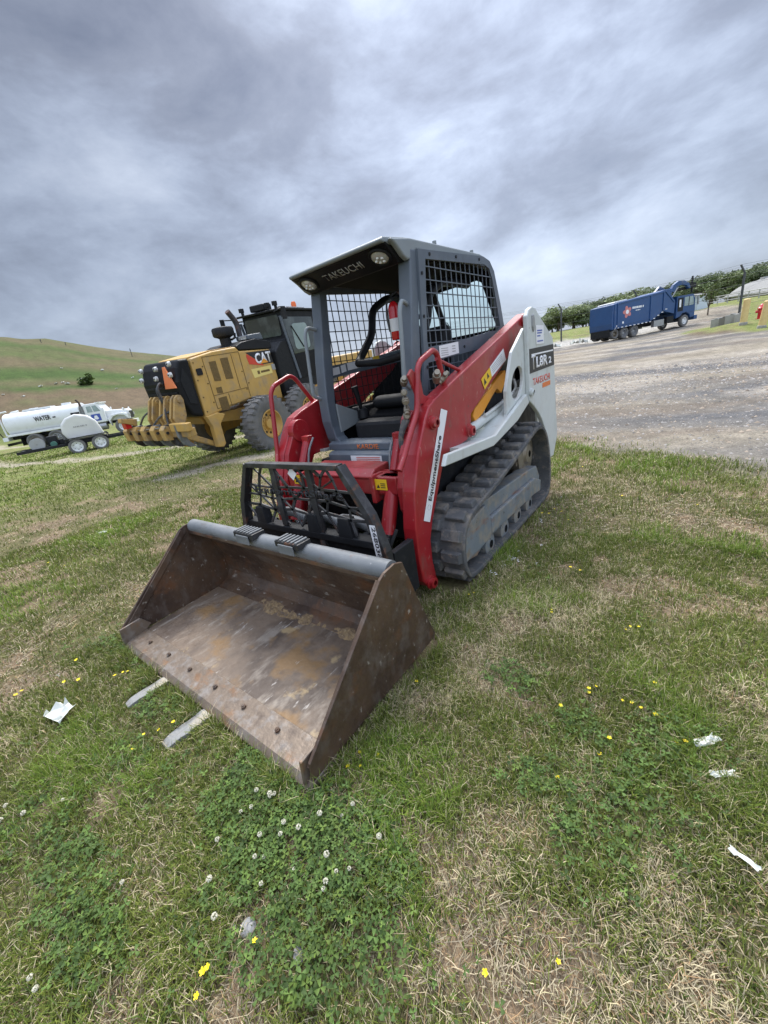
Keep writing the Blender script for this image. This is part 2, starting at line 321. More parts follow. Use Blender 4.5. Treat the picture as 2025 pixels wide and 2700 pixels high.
# ------------------------------------------------------------------ terrain: one sheet out to the horizon
AZ_E = [(-180, 0), (-150, 4), (-120, 8.2), (-95, 9.0), (-78, 8.7), (-76.8, 8.4), (-74.8, 8.3), (-72.4, 7.6), (-69.9, 6.9), (-67.4, 6.25), (-64.8, 5.7), (-60, 4.6), (-52, 3.0), (-45, 1.6), (-38, .5), (-32, 0), (180, 0)]
R_Z = [(0, 0), (14, 0), (42, .50), (50, .74), (55, 1.25), (60, 2.0), (90, 2.9), (150, 3.4), (400, 5), (3000, 8)]
RC = 140.0
def polar(x, y):
    dx = x-CAM.x; dy = y-CAM.y; return np.hypot(dx, dy), np.degrees(np.arctan2(dx, dy))
def hill_h(r, az):
    E = np.interp(az, [a for a, _ in AZ_E], [e for _, e in AZ_E]); t = np.clip((r-46)/(RC-46), 0, 1)
    prof = .25*t + .75*(t*t*(3-2*t))
    z = (np.tan(np.radians(E))*RC+1.39*(E > .4))*prof
    return np.where(r > RC, z*(1-.35*np.clip((r-RC)/250, 0, 1)), z), E
def GZ(x, y):
    x = np.asarray(x, float); y = np.asarray(y, float); r, az = polar(x, y)
    w = sstep(-48, -26, az)*(1-sstep(100, 150, az))
    z = np.interp(r, [a for a, _ in R_Z], [e for _, e in R_Z])*w
    h, _ = hill_h(r, az); z = z+h
    z = z + .36*np.exp(-(((x-3.6)/2.4)**2+((y-31.5)/3.0)**2))
    n = (fbm(x*.35, y*.35, 5)-.5)*.16*sstep(5, 14, r) + (fbm(x*1.9, y*1.9, 9)-.5)*.05*sstep(1.0, 3, r)
    near = sstep(1.2, 2.6, np.hypot(x*.9, (y-.4)*.6))       # flat where the loader stands
    return z + n*near
def gz(x, y): return float(GZ(np.array([x]), np.array([y]))[0])
YARD = [(40, -12), (9, -.8), (4.2, 1.6), (2.5, 2.75), (1.6, 3.35), (.4, 4.15), (-1.5, 6.5), (-4, 10), (-8, 20), (-11.2, 34), (-13, 51), (-4, 52.5), (1.2, 60), (4.5, 57), (4.0, 46), (2.2, 41), (.7, 37.5), (.6, 34), (1.7, 30.5), (3.2, 26.8), (6, 24.2), (40, 20)]
def in_poly(x, y, P):
    c = np.zeros(x.shape, bool)
    for i in range(len(P)):
        (x1, y1), (x2, y2) = P[i], P[i-1]
        c ^= ((y1 > y) != (y2 > y)) & (x < (x2-x1)*(y-y1)/(y2-y1+1e-12)+x1)
    return c
def seg_dist(x, y, P):
    d = np.full(x.shape, 1e9)
    for (x1, y1), (x2, y2) in zip(P[:-1], P[1:]):
        t = np.clip(((x-x1)*(x2-x1)+(y-y1)*(y2-y1))/((x2-x1)**2+(y2-y1)**2), 0, 1); d = np.minimum(d, np.hypot(x-x1-t*(x2-x1), y-y1-t*(y2-y1)))
    return d
TRACKS = [[(-40, 2.5), (-22, 1.2), (-14.6, 2.7), (-12.1, 4.1), (-9.5, 6.2), (-8.5, 9)], [(-6.6, 1.5), (-6.2, 2.6), (-5.2, 4.3), (-4.3, 7), (-3.5, 11)], [(-50, 4.2), (-44, 4.5), (-39, 6.6), (-35, 9)]]
CLOVER = [(.98, -1.52, .40, .30), (.80, -1.56, .25, .2), (1.22, -1.40, .16, .14), (.60, -2.03, .30, .12), (.30, -2.0, .35, .12), (1.75, -.90, .22, .26), (1.93, -.55, .14, .1), (1.66, -.66, .16, .12), (.10, -1.68, .35, .12), (-.15, -1.5, .3, .12), (-.75, -1.4, .4, .12), (1.55, -.95, .12, .1), (1.30, -.55, .12, .1)]
def masks(x, y):
    r, az = polar(x, y)
    warp = (fbm(x*1.3, y*1.3, 21)-.5)*1.1
    edge = seg_dist(x, y, YARD+[YARD[0]]); ins = in_poly(x, y, YARD)
    g = np.where(ins, edge, -edge)+warp*np.clip(r*.12, .35, 1.6)
    gravel = sstep(-.35, .45, g)
    tr = np.minimum(seg_dist(x, y, TRACKS[0]), np.minimum(seg_dist(x, y, TRACKS[1])*1.15, seg_dist(x, y, TRACKS[2])*.6))
    path = 1-sstep(.18, .55, tr+(fbm(x*1.7, y*1.7, 31)-.5)*.9)
    dry = fbm(x*.9+3, y*.9, 41, 5)*.42+fbm(x*3.3, y*3.3, 47, 4)*.33+fbm(x*9, y*9, 48, 3)*.25
    dry = sstep(.44, .62, dry - .03 - .035*(1-sstep(1.2, 1.9, r)) - .07*sstep(1.5, 4, r)*(az < -60) - .09*sstep(4, 9, r))
    bare = sstep(.56, .66, fbm(x*2.1+9, y*2.1, 55, 3)*.6+fbm(x*7, y*7, 57, 3)*.4+.03)
    cl = np.zeros(x.shape)
    for cx, cy, a, b in CLOVER: cl = np.maximum(cl, np.exp(-(((x-cx)/a)**2+((y-cy)/b)**2)*1.2))
    cl = sstep(.25, .85, cl+(fbm(x*7, y*7, 61)-.5)*1.5)
    cl = np.maximum(cl, .45*sstep(.60, .74, fbm(x*2.6, y*2.6, 66, 4))*(r < 6))
    return gravel, path, dry, bare, cl
def ground_colour(x, y):
    r, az = polar(x, y); gravel, path, dry, bare, cl = masks(x, y)
    def mixc(a, b, t): return a*(1-t[:, None])+np.array(b)*t[:, None]
    n1 = fbm(x*5, y*5, 71); n2 = fbm(x*.23, y*.23, 73)
    far = sstep(6, 14, r)
    green = np.array([.165, .198, .055]); col = np.repeat(green[None], len(x), 0)
    col = mixc(col, (.27, .225, .125), dry*.8*(1-.45*far)+.10)
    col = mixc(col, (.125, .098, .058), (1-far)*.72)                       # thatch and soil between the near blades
    col = mixc(col, (.26, .185, .125), bare*.75*(1-.5*far))
    # the mound's bands
    h, E = hill_h(r, az); el = np.degrees(np.arctan2(h-1.39, r)); e = np.where(E > .5, el/np.maximum(E, .5), 0)
    w = e + (fbm(x*.055, y*.055, 81, 4)-.5)*.12; w2 = w+(az+75)*.0045
    br = sstep(.02, .12, w2)*(1-sstep(.36, .41, w2-.02*np.sin(az))) + .75*sstep(.62, .70, w2)*(1-sstep(.76, .80, w2)) + .5*sstep(.78, .84, w2)*(1-sstep(.87, .9, w2)) + .5*sstep(.93, .97, w2)
    br = np.maximum(br, .8*sstep(.455, .47, w2)*(1-sstep(.49, .505, w2)))
    lush = sstep(.36, .40, w2)*(1-sstep(.44, .47, w2)) + sstep(.50, .55, w2)*(1-sstep(.60, .68, w2)) + .6*sstep(.85, .89, w2)*(1-sstep(.92, .94, w2))
    on = sstep(44, 60, r)*(E > .5)
    hc = np.repeat(np.array([[.130, .165, .055]]), len(x), 0)
    st = fbm(x*.12, y*.12, 91, 5); hc = mixc(hc, (.19, .165, .085), sstep(.44, .7, st)*.5)
    hc = mixc(hc, (.080, .135, .034), np.clip(lush, 0, 1)*.92); hc = mixc(hc, (.21, .145, .095), np.clip(br, 0, 1)*sstep(.25, .6, st+.13)*.85)
    col = col*(1-on[:, None])+hc*.66*on[:, None]
    # yard
    tan = sstep(.35, .6, fbm(x*.12, y*.35, 95, 4)+.24*sstep(8, 17, r)-.18)
    gc = mixc(np.repeat(np.array([[.135, .132, .130]]), len(x), 0), (.275, .24, .185), tan)
    gc = mixc(gc, (.19, .155, .12), sstep(.55, .7, fbm(x*.25, y*1.1, 97, 5))*.7); gc = mixc(gc, (.36, .32, .265), sstep(.60, .72, fbm(x*.3+5, y*.9, 99, 5))*.8)
    berm = np.exp(-(((x-3.6)/2.6)**2+((y-31)/3.6)**2)); 
    gc = mixc(gc, (.15, .115, .07), sstep(.2, .45, berm)*.9)
    road = sstep(43, 47, r)*(az > -25)*(1-sstep(-6, 0, az)); gc = mixc(gc, (.42, .40, .36), road*.8)
    col = col*(1-gravel[:, None])+gc*gravel[:, None]
    col = mixc(col, (.36, .31, .24), path*.8*(1-gravel))
    return np.clip(col*(.80+.4*n1[:, None]), 0, 1)
def build_ground():
    na = 760; rr = [0.12]
    while rr[-1] < 2500: rr.append(rr[-1]*1.03 + .004)
    rr = np.array(rr); th = np.linspace(0, 2*np.pi, na, endpoint=False); nr = len(rr)
    X = CAM.x+np.outer(rr, np.sin(th)); Y = CAM.y+np.outer(rr, np.cos(th)); x = X.ravel(); y = Y.ravel(); z = GZ(x, y)
    co = np.stack([x, y, z], 1); co = np.vstack([[CAM.x, CAM.y, gz(CAM.x, CAM.y)], co])
    i = np.arange(nr-1)[:, None]*na; k = np.arange(na)[None]; k2 = (k+1) % na
    q = np.stack([1+i+k, 1+i+na+k, 1+i+na+k2, 1+i+k2], -1).reshape(-1, 4)[:, ::-1]
    t = np.stack([np.zeros(na, int), 1+np.arange(na), 1+(np.arange(na)+1) % na], 1)[:, ::-1]
    me = bpy.data.meshes.new('ground'); me.vertices.add(len(co)); me.vertices.foreach_set('co', co.ravel())
    nl = q.size+t.size; me.loops.add(nl); me.loops.foreach_set('vertex_index', np.concatenate([q.ravel(), t.ravel()]).astype(np.int32))
    me.polygons.add(len(q)+len(t)); me.polygons.foreach_set('loop_start', np.concatenate([np.arange(len(q))*4, q.size+np.arange(len(t))*3]).astype(np.int32))
    me.update(calc_edges=True); me.validate()
    col = ground_colour(co[:, 0], co[:, 1]); a = me.attributes.new('gcol', 'FLOAT_COLOR', 'POINT'); a.data.foreach_set('color', np.hstack([col, np.ones((len(col), 1))]).ravel())
    me.polygons.foreach_set('use_smooth', [True]*len(me.polygons))
    if me.polygons[10].normal.z < 0: me.flip_normals()
    m = bpy.data.materials.new('ground'); m.use_nodes = True; nt = m.node_tree; N = nt.nodes.new; L = nt.links.new; b = nt.nodes['Principled BSDF']
    b.inputs['Roughness'].default_value = .95; b.inputs['Specular IOR Level'].default_value = .15
    at = N('ShaderNodeAttribute'); at.attribute_name = 'gcol'; tc = N('ShaderNodeTexCoord'); fac = None
    for sc, lo, hi in ((220, .55, 1.45), (38, .62, 1.38), (4.5, .75, 1.25), (.7, .85, 1.15)):
        n = N('ShaderNodeTexNoise'); n.inputs['Scale'].default_value = sc; n.inputs['Detail'].default_value = 4; n.inputs['Roughness'].default_value = .65; L(tc.outputs['Object'], n.inputs['Vector'])
        r = N('ShaderNodeMapRange'); r.inputs[1].default_value = .3; r.inputs[2].default_value = .7; r.inputs[3].default_value = lo; r.inputs[4].default_value = hi; L(n.outputs['Fac'], r.inputs[0])
        if fac is None: fac = r.outputs[0]
        else:
            mm = N('ShaderNodeMath'); mm.operation = 'MULTIPLY'; L(fac, mm.inputs[0]); L(r.outputs[0], mm.inputs[1]); fac = mm.outputs[0]
    v = N('ShaderNodeVectorMath'); v.operation = 'SCALE'; L(at.outputs['Color'], v.inputs[0]); L(fac, v.inputs['Scale']); L(v.outputs[0], b.inputs['Base Color'])
    bp = N('ShaderNodeBump'); bp.inputs['Strength'].default_value = .5; bp.inputs['Distance'].default_value = .03; L(fac, bp.inputs['Height']); L(bp.outputs[0], b.inputs['Normal'])
    me.materials.append(m)
    o = bpy.data.objects.new('ground', me); C.objects.link(o); o['kind'] = 'structure'; return o
build_ground()

# ------------------------------------------------------------------ grass, straw, clover, gravel stones (nobody could count them)
def soup(name, V, F, col, m, label, cat, nv, group=None):
    """V (n,nv,3) verts per blade, F (k,3) tris per blade, col (n,3) or (n,nv,3)"""
    n = len(V); me = bpy.data.meshes.new(name); me.vertices.add(n*nv); me.vertices.foreach_set('co', V.reshape(-1).astype(np.float32))
    F = np.array(F); T = (np.arange(n)[:, None, None]*nv+F[None]).reshape(-1, 3)
    me.loops.add(T.size); me.loops.foreach_set('vertex_index', T.ravel().astype(np.int32)); me.polygons.add(len(T)); me.polygons.foreach_set('loop_start', (np.arange(len(T))*3).astype(np.int32))
    me.update(calc_edges=True)
    if col.ndim == 2: col = np.repeat(col[:, None], nv, 1)
    a = me.attributes.new('col', 'FLOAT_COLOR', 'POINT'); a.data.foreach_set('color', np.concatenate([col, np.ones((n, nv, 1))], 2).ravel().astype(np.float32))
    me.materials.append(m); o = bpy.data.objects.new(name, me); C.objects.link(o); return tag(o, label, cat, group, 'stuff')
KEEP_OUT = [(-.90, .90, -1.392, -.46), (.49, .83, -.02, 1.88), (-.83, -.49, -.02, 1.88), (-.315, -.245, -1.585, -1.3), (.125, .205, -1.59, -1.3)]
def sector(n, r0, r1, a0, a1):
    r = np.sqrt(rng.uniform(r0*r0, r1*r1, n)); a = np.radians(rng.uniform(a0, a1, n)); return CAM.x+r*np.sin(a), CAM.y+r*np.cos(a)
def keep(x, y, grow=0):
    k = np.ones(len(x), bool)
    for a, b, c, d in KEEP_OUT: k &= ~((x > a-grow) & (x < b+grow) & (y > c-grow) & (y < d+grow))
    return k
def grass():
    Vs = []; Cs = []
    for n, r0, r1, a0, a1 in ((210000, .25, 1.5, -150, 75), (290000, 1.5, 3.0, -118, 50), (240000, 3.0, 6.5, -112, 40), (130000, 6.5, 16, -105, 20), (70000, 16, 36, -102, -38)):
        x, y = sector(n, r0, r1, a0, a1); gravel, path, dry, bare, cl = masks(x, y); r, az = polar(x, y)
        clump = fbm(x*5.5, y*5.5, 101, 3); tall = sstep(.58, .72, fbm(x*1.7, y*1.7, 105, 3))
        p = (1-gravel)*(1-.85*path)*(1-.7*bare)*(1-.30*cl)*(.50+.75*sstep(.3, .6, clump))
        # a few tufts come up at the yard's edge
        k = (rng.random(n) < p) & keep(x, y); x, y, dry, clump, r, cl, tall = (a[k] for a in (x, y, dry, clump, r, cl, tall)); n = len(x)
        isdry = rng.random(n) < .14+.52*dry*(1-.6*tall)
        near_ = np.zeros(n)
        for a_, b_, c_, d_ in KEEP_OUT[:3]:
            q_ = np.hypot(np.maximum(np.maximum(a_-x, x-b_), 0), np.maximum(np.maximum(c_-y, y-d_), 0)); near_ = np.maximum(near_, 1-sstep(.01, .12, q_))
        L = rng.uniform(.018, .054, n)*(1+.6*tall+.7*near_)*(.8+.5*clump); L *= np.where(isdry, 1.05, 1); L *= np.clip(1+.03*(r-3), 1, 1.6)
        w = np.maximum(.0014, .00062*r)*rng.uniform(.7, 1.3, n)*np.where(isdry, .8, 1)
        th = rng.uniform(0, 2*np.pi, n); lean = np.where(isdry, rng.uniform(.5, 1.5, n), rng.uniform(.1, .95, n))
        d = np.stack([np.cos(th), np.sin(th)], 1); s = np.stack([-np.sin(th), np.cos(th)], 1); tw = rng.uniform(-.8, .8, n); s = s*np.cos(tw)[:, None]+d*np.sin(tw)[:, None]
        base = np.stack([x, y, GZ(x, y)-.004], 1)
        def pt(f, hw):
            q = f*L; off = np.sin(lean*f)*q; up = np.cos(lean*f*.95)*q
            c = base+np.concatenate([d*off[:, None], np.maximum(up, .004*f)[:, None]], 1); h = np.concatenate([s*(w*hw)[:, None], np.zeros((n, 1))], 1)
            return c-h, c+h
        a, b = pt(0, .9); c, e = pt(.55, .8); f, _ = pt(1.0, .0)
        Vs.append(np.stack([a, b, c, e, f], 1))
        g = np.array([[.172, .222, .044]])*(1-rng.uniform(0, .5, (n, 1)))+rng.uniform(0, 1, (n, 1))*np.array([[.11, .105, .022]])
        g = np.where((rng.random(n) < .22)[:, None], g*np.array([[.62, .78, .80]]), g); g = g*(1+.45*tall[:, None]*np.array([[.35, .75, .1]]))
        dr = np.array([[.66, .56, .35]])*rng.uniform(.55, 1.22, (n, 1))*np.array([[1, 1, 1]])+rng.uniform(-.02, .02, (n, 3))
        cc = np.where(isdry[:, None], np.clip(dr, .02, 1), g); cc = cc*(.82+.36*vnoise(x*2, y*2, 7))[:, None]
        Cs.append(np.stack([cc*.45, cc*.45, cc, cc, cc*1.2], 1))  # shade at the blade roots painted into the colour, tips lightened
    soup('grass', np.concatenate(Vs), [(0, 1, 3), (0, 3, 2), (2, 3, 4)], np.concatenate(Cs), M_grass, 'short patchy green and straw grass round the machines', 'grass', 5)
def straw():
    Vs = []; Cs = []
    for n, r0, r1, a0, a1 in ((70000, .25, 1.5, -150, 75), (110000, 1.5, 4.0, -118, 50), (40000, 4, 8, -110, 40)):
        x, y = sector(n, r0, r1, a0, a1); gravel, path, dry, bare, cl = masks(x, y); r, _ = polar(x, y)
        p = (1-gravel)*(1-.6*path)*(1-.8*cl)*(.30+.7*np.maximum(dry, bare)); k = (rng.random(n) < p) & keep(x, y, .03); x, y, r = x[k], y[k], r[k]; n = len(x)
        L = rng.uniform(.010, .040, n)*np.where(rng.random(n) < .06, 2.6, 1); th = rng.uniform(0, 2*np.pi, n); bend = rng.uniform(-.6, .6, n); rise = rng.uniform(-.05, .35, n); z = GZ(x, y)+rng.uniform(.002, .012, n)
        w = np.maximum(.0008, .0005*r)*rng.uniform(.6, 1.2, n); V = np.zeros((n, 6, 3))
        for i, f in enumerate((0, .5, 1.0)):
            a = th+bend*f; cx = x+np.cos(a)*L*f; cy = y+np.sin(a)*L*f; cz = z+rise*L*f*(1-.4*f)
            for j, sg in ((0, -1), (1, 1)):
                V[:, i*2+j] = np.stack([cx-np.sin(a)*w*sg, cy+np.cos(a)*w*sg, cz+sg*w*.3], 1)
        Vs.append(V); c = np.array([[.54, .455, .30]])*rng.uniform(.28, 1.2, (n, 1)); c = np.where((rng.random(n) < .25)[:, None], c*np.array([[.72, .72, .76]]), c); c = np.where((rng.random(n) < .30)[:, None], c*np.array([[.80, .62, .50]]), c); Cs.append(np.repeat(c[:, None], 6, 1))
    soup('dry_straw', np.concatenate(Vs), [(0, 1, 3), (0, 3, 2), (2, 3, 5), (2, 5, 4)], np.concatenate(Cs), M_grass, 'flattened tan straw lying in the bare patches of the lawn', 'straw', 6)
def clover():
    n = 20000; x, y = sector(n, .25, 3.2, -150, 60)
    for cx, cy, a, b in CLOVER:
        m_ = int((6500 if a*b > .045 and cx > .7 and cy < -1.4 else 3000)*a*b*4)+60; x = np.r_[x, rng.uniform(cx-a*1.1, cx+a*1.1, m_)]; y = np.r_[y, rng.uniform(cy-b*1.1, cy+b*1.1, m_)]
    n = len(x); g, p, d, b, cl = masks(x, y); k = (rng.random(n) < cl) & keep(x, y, .0); x, y = x[k], y[k]
    n2 = 5000; x2, y2 = sector(n2, 3.2, 6, -110, 30); cl2 = masks(x2, y2)[4]; k = (rng.random(n2) < cl2*.8) & keep(x2, y2); x = np.r_[x, x2[k]]; y = np.r_[y, y2[k]]
    n = len(x); z = GZ(x, y)+rng.uniform(.010, .044, n); R = rng.uniform(.0065, .0145, n); th = rng.uniform(0, 2*np.pi, n); tx, ty = rng.normal(0, .28, n), rng.normal(0, .28, n)
    V = np.zeros((n, 16, 3)); V[:, 0] = np.stack([x, y, z], 1)
    for j in range(3):
        a = th+j*2.094
        for i, (da, f, dz) in enumerate(((-.52, .62, .12), (-.40, 1.12, .20), (0, .98, .05), (.40, 1.12, .20), (.52, .62, .12))):
            px = np.cos(a+da)*R*f; py = np.sin(a+da)*R*f; V[:, 1+j*5+i] = np.stack([x+px, y+py, z+R*dz+px*tx+py*ty], 1)
    F = []
    for j in range(3): o = 1+j*5; F += [(0, o, o+2), (o, o+1, o+2), (0, o+2, o+4), (o+2, o+3, o+4)]
    c = np.array([[.066, .112, .028]])*rng.uniform(.5, 1.5, (n, 1))+rng.uniform(0, 1, (n, 1))**3*np.array([[.07, .09, .01]])
    c = np.repeat(c[:, None], 16, 1); c[:, 0] *= 1.5
    soup('clover', V, F, c, M_leaf, 'dark green clover leaves in low patches at the bucket corner', 'clover', 16)
def stones():
    n = 52000; x, y = sector(n, 3.0, 17, -75, 45); g = masks(x, y)[0]; p = masks(x, y)[1]; k = (rng.random(n) < np.maximum(g*.8, p*.25)) & keep(x, y); x, y = x[k], y[k]; n = len(x); r, _ = polar(x, y)
    s = np.clip(rng.lognormal(-4.55, .5, n), .004, .05)*np.clip(.7+.05*r, .8, 1.5); z = GZ(x, y)
    oct_ = np.array([(1, 0, .1), (.3, .95, 0), (-.8, .5, .1), (-.7, -.7, 0), (.4, -.9, .1), (0, 0, .75)]); V = oct_[None]*s[:, None, None]*rng.uniform(.6, 1.25, (n, 6, 3)); a = rng.uniform(0, 6.28, n); ca, sa = np.cos(a)[:, None], np.sin(a)[:, None]
    V = np.stack([V[..., 0]*ca-V[..., 1]*sa+x[:, None], V[..., 0]*sa+V[..., 1]*ca+y[:, None], V[..., 2]+z[:, None]], -1)
    c = np.array([[.32, .30, .28]])*rng.uniform(.45, 1.7, (n, 1))*np.where(rng.random((n, 1)) < .4, np.array([[1.1, .95, .78]]), 1); c = np.clip(c*.85, .03, .5)
    soup('gravel', V, [(0, 1, 5), (1, 2, 5), (2, 3, 5), (3, 4, 5), (4, 0, 5)], c, M_grass, 'loose grey and tan gravel strewn over the yard', 'gravel', 6)
grass(); straw(); clover(); stones()

# ------------------------------------------------------------------ compact track loader
def smooth_loop(P, n):
    P = [Vector(p) for p in P]; k = len(P); out = []
    for i in range(k):
        p0, p1, p2, p3 = P[i-1], P[i], P[(i+1) % k], P[(i+2) % k]
        for j in range(12):
            t = j/12; out.append(.5*((2*p1)+(p2-p0)*t+(2*p0-5*p1+4*p2-p3)*t*t+(3*p1-p0-3*p2+p3)*t**3))
    d = [0]
    for i in range(len(out)): d.append(d[-1]+(out[(i+1) % len(out)]-out[i]).length)
    tot = d[-1]; res = []; j = 0
    for i in range(n):
        q = tot*i/n
        while d[j+1] < q: j += 1
        t = (q-d[j])/(d[j+1]-d[j]); res.append(out[j]*(1-t)+out[(j+1) % len(out)]*t)
    return res
TRACK = [(.0, .20), (.01, .34), (.075, .455), (.20, .52), (.60, .585), (1.10, .69), (1.42, .765), (1.60, .765), (1.755, .665), (1.845, .48), (1.875, .26), (1.83, .085), (1.70, .015), (1.30, .012), (.80, .012), (.35, .012), (.12, .03), (.035, .10)]
def track_mesh():
    mb = MB(); n = 160; L = smooth_loop(TRACK, n); x0, x1 = .50, .825
    nor = []
    for i in range(n):
        t = (L[(i+1) % n]-L[i-1]).normalized(); nor.append(Vector((t.y, -t.x)))
    c = sum(L, Vector((0, 0)))/n
    if (L[0]-c).dot(nor[0]) < 0: nor = [-q for q in nor]
    th = .032; vs = []
    for i in range(n):
        o = L[i]-nor[i]*.028; q = o-nor[i]*th
        vs += [(x0, q.x, q.y), (x0, o.x, o.y), (x1, o.x, o.y), (x1, q.x, q.y)]
    fs = []
    for i in range(n):
        j = (i+1) % n; fs += [(i*4+a, i*4+(a+1) % 4, j*4+(a+1) % 4, j*4+a) for a in range(4)]
    mb.add(vs, fs)
    def lug(i0, i1, xa, xb):
        ia, ib = i0 % n, i1 % n; o = []
        for ii, sgn in ((ia, 1), (ib, -1)):
            t = (L[(ii+1) % n]-L[ii-1]).normalized()
            for hh, ins in ((-.030, 0), (.006, .009)):
                q = L[ii]+nor[ii]*hh+t*ins*sgn
                o += [(xa+ins, q.x, q.y), (xb-ins, q.x, q.y)]
        mb.add(o, [(0, 1, 3, 2), (4, 6, 7, 5), (2, 3, 7, 6), (0, 2, 6, 4), (1, 5, 7, 3), (0, 4, 5, 1)])
    for k in range(32):
        b = k*5; lug(b, b+3, x1-.158, x1-.014); lug(b+2, b+5, x0+.010, x0+.160)
        i = b % n; q = L[i]-nor[i]*.075; mb.box((.66, q.x, q.y), (.05, .035, .035))      # guide teeth inside
    return mb
def make_loader():
    root = thing('compact_track_loader', 'red and grey compact track loader with canopy cab and wide rusty bucket', 'track loader')
    def B(mb, name, m, parent=root, bevel=.004, **k): return mb.build(name, m, parent, bevel, **k)
    X = Vector((1, 0, 0))
    # ---- tracks and undercarriage
    for sg in (1, -1):
        mx = (lambda mb: mb) if sg == 1 else mirror_x
        B(mx(track_mesh()), 'rubber_track', M_rubber, bevel=.005, segs=1)
        f = MB(); f.prism([(.10, .16), (.09, .30), (.15, .41), (.30, .45), (.46, .455), (1.36, .405), (1.58, .385), (1.66, .27), (1.62, .15), (1.45, .155), (.42, .155), (.30, .12)], .665, .775)
        f.prism([(.10, .17), (.10, .30), (.16, .40), (.30, .43), (.44, .44), (.50, .33), (.55, .20), (.37, .17)], .775, .797)     # tensioner cover
        f.prism([(.50, .20), (.50, .325), (1.44, .315), (1.60, .25), (1.58, .155), (1.4, .175)], .775, .806)
        fr = B(mx(f), 'track_frame', M_steel_grey, bevel=.008)
        for y in (.50, .78, 1.06, 1.34):
            B(mx(MB().lathe([(-.10, .02), (-.10, .075), (-.03, .085), (-.025, .055), (.03, .055), (.035, .085), (.12, .08), (.13, .03)], (.66, y, .118), 'x', 18)), 'track_roller', M_steel_grey, bevel=0, smooth=True)
        sp = MB().lathe([(-.06, .05), (-.06, .19), (.03, .19), (.04, .10), (.06, .08), (.065, .03)], (.66, 1.56, .50), 'x', 26)
        for k in range(15): a = 2*math.pi*k/15; sp.box((.655, 1.56+.205*math.cos(a), .50+.205*math.sin(a)), (.05, .03, .03), (a, 0, 0))
        B(mx(sp), 'drive_sprocket', M_brass, bevel=0, smooth=True)
        B(mx(MB().lathe([(-.05, .02), (-.05, .155), (.05, .155), (.055, .06), (.09, .05)], (.655, .20, .245), 'x', 26)), 'idler_wheel', M_steel_grey, bevel=0, smooth=True)
        B(mx(MB().prism([(1.50, .38), (1.78, .33), (1.77, .52), (1.62, .60), (1.46, .50)], .60, .64)), 'motor_guard', M_light)
    # ---- lower chassis
    ch = MB(); ch.bx(-.48, .48, .22, 1.95, .22, .80); ch.bx(-.60, .60, 1.55, 2.14, .42, 1.12); B(ch, 'chassis', M_black, bevel=.01)
    B(MB().prism([(1.62, 1.05), (2.14, 1.05), (2.20, .55), (2.20, 1.20), (2.05, 1.46), (1.72, 1.50)], -.58, .58), 'engine_cover', M_slate, bevel=.02)
    ct = B(MB().bx(-.60, .60, 2.20, 2.26, .50, 1.10), 'rear_door', M_light, bevel=.02)
    # ---- rear towers with side plates
    for sg in (1, -1):
        mx = (lambda mb: mb) if sg == 1 else mirror_x
        outer = [(1.47, .96), (1.455, 1.60), (1.50, 1.645), (1.57, 1.665), (1.66, 1.655), (1.70, 1.63), (2.13, 1.42), (2.16, 1.30), (2.26, .55), (2.25, .49), (2.13, .335), (1.98, .34), (1.90, .55), (1.86, .66), (1.78, .755), (1.69, .83), (1.58, .90)]
        tw = B(mx(MB().prism(outer, .735, .772)), 'tower_plate', M_light, bevel=.008)
        inner = [(1.05, .93), (1.05, 1.10), (1.20, 1.36), (1.475, 1.52), (1.475, .96), (1.44, .935), (1.17, .87), (1.0, .85)]
        B(mx(MB().prism(inner, .712, .736, holes=[ellipse(1.29, 1.13, .145, .105, 24, rad(38)), ])), 'tower_cover', M_light, bevel=.004)
        B(mx(MB().prism([(1.35, 1.40), (1.60, 1.56), (2.05, 1.42), (2.10, .60), (1.9, .82), (1.5, .90), (1.05, .90), (1.05, 1.1)], .56, .58)), 'tower_inner_plate', M_black, bevel=0)
        B(mx(MB().prism([(0.0, .83), (.04, .89), (.73, .845), (1.39, 1.03), (1.45, .955), (1.36, .925), (1.17, .86), (.69, .78)], .742, .772)), 'fender_rail', M_light, bevel=.006)
        B(mx(MB().prism([(.30, .862), (.73, .83), (1.37, 1.01), (1.37, .99), (.73, .81), (.30, .842)], .50, .742)), 'fender_shelf', M_light, bevel=0)
        B(mx(MB().lathe([(0, .02), (0, .034), (.02, .034), (.022, .02), (.03, .018)], (.770, 1.49, 1.03), 'x', 16)), 'pin_boss', M_light, bevel=0, smooth=True)
        B(mx(MB().prism([(1.55, 1.52), (1.55, 1.60), (1.575, 1.61), (1.60, 1.58), (1.595, 1.50), (1.57, 1.48)], .772, .784)), 'latch', M_greymetal)
        if sg == 1:
            plate('notice_sticker', [(.7745, 1.645, 1.385), (.7745, 1.845, 1.385), (.7745, 1.845, 1.525), (.7745, 1.645, 1.53)], M_sticker, tw)
            k = MB()
            for j, (zz, ln) in enumerate(((1.488, .13), (1.470, .12), (1.448, .08), (1.408, .15))): k.bx(.7766, .7776, 1.67, 1.67+ln, zz-.005, zz+.005)
            k.build('notice_print', M_inkblue, tw)
            k = MB(); k.prism([(1.475, 1.175), (1.475, 1.36), (2.135, 1.365), (2.16, 1.185)], .7725, .7745); md = k.build('model_band', M_ink, tw)
            k = MB().bx(.7745, .7757, 1.52, 2.12, 1.308, 1.320); k.build('band_stripe', M_inkwhite, tw)
            Y = Vector((0, 1, 0)); Z = Vector((0, 0, 1))
            lettering('model_lettering', 'T', (.7745, 1.52, 1.20), Y, Z, .10, .112, M_inkwhite, tw, .03)
            lettering('model_lettering', 'L8R', (.7745, 1.64, 1.205), Y, Z, .31, .088, M_inkwhite, tw, .03)
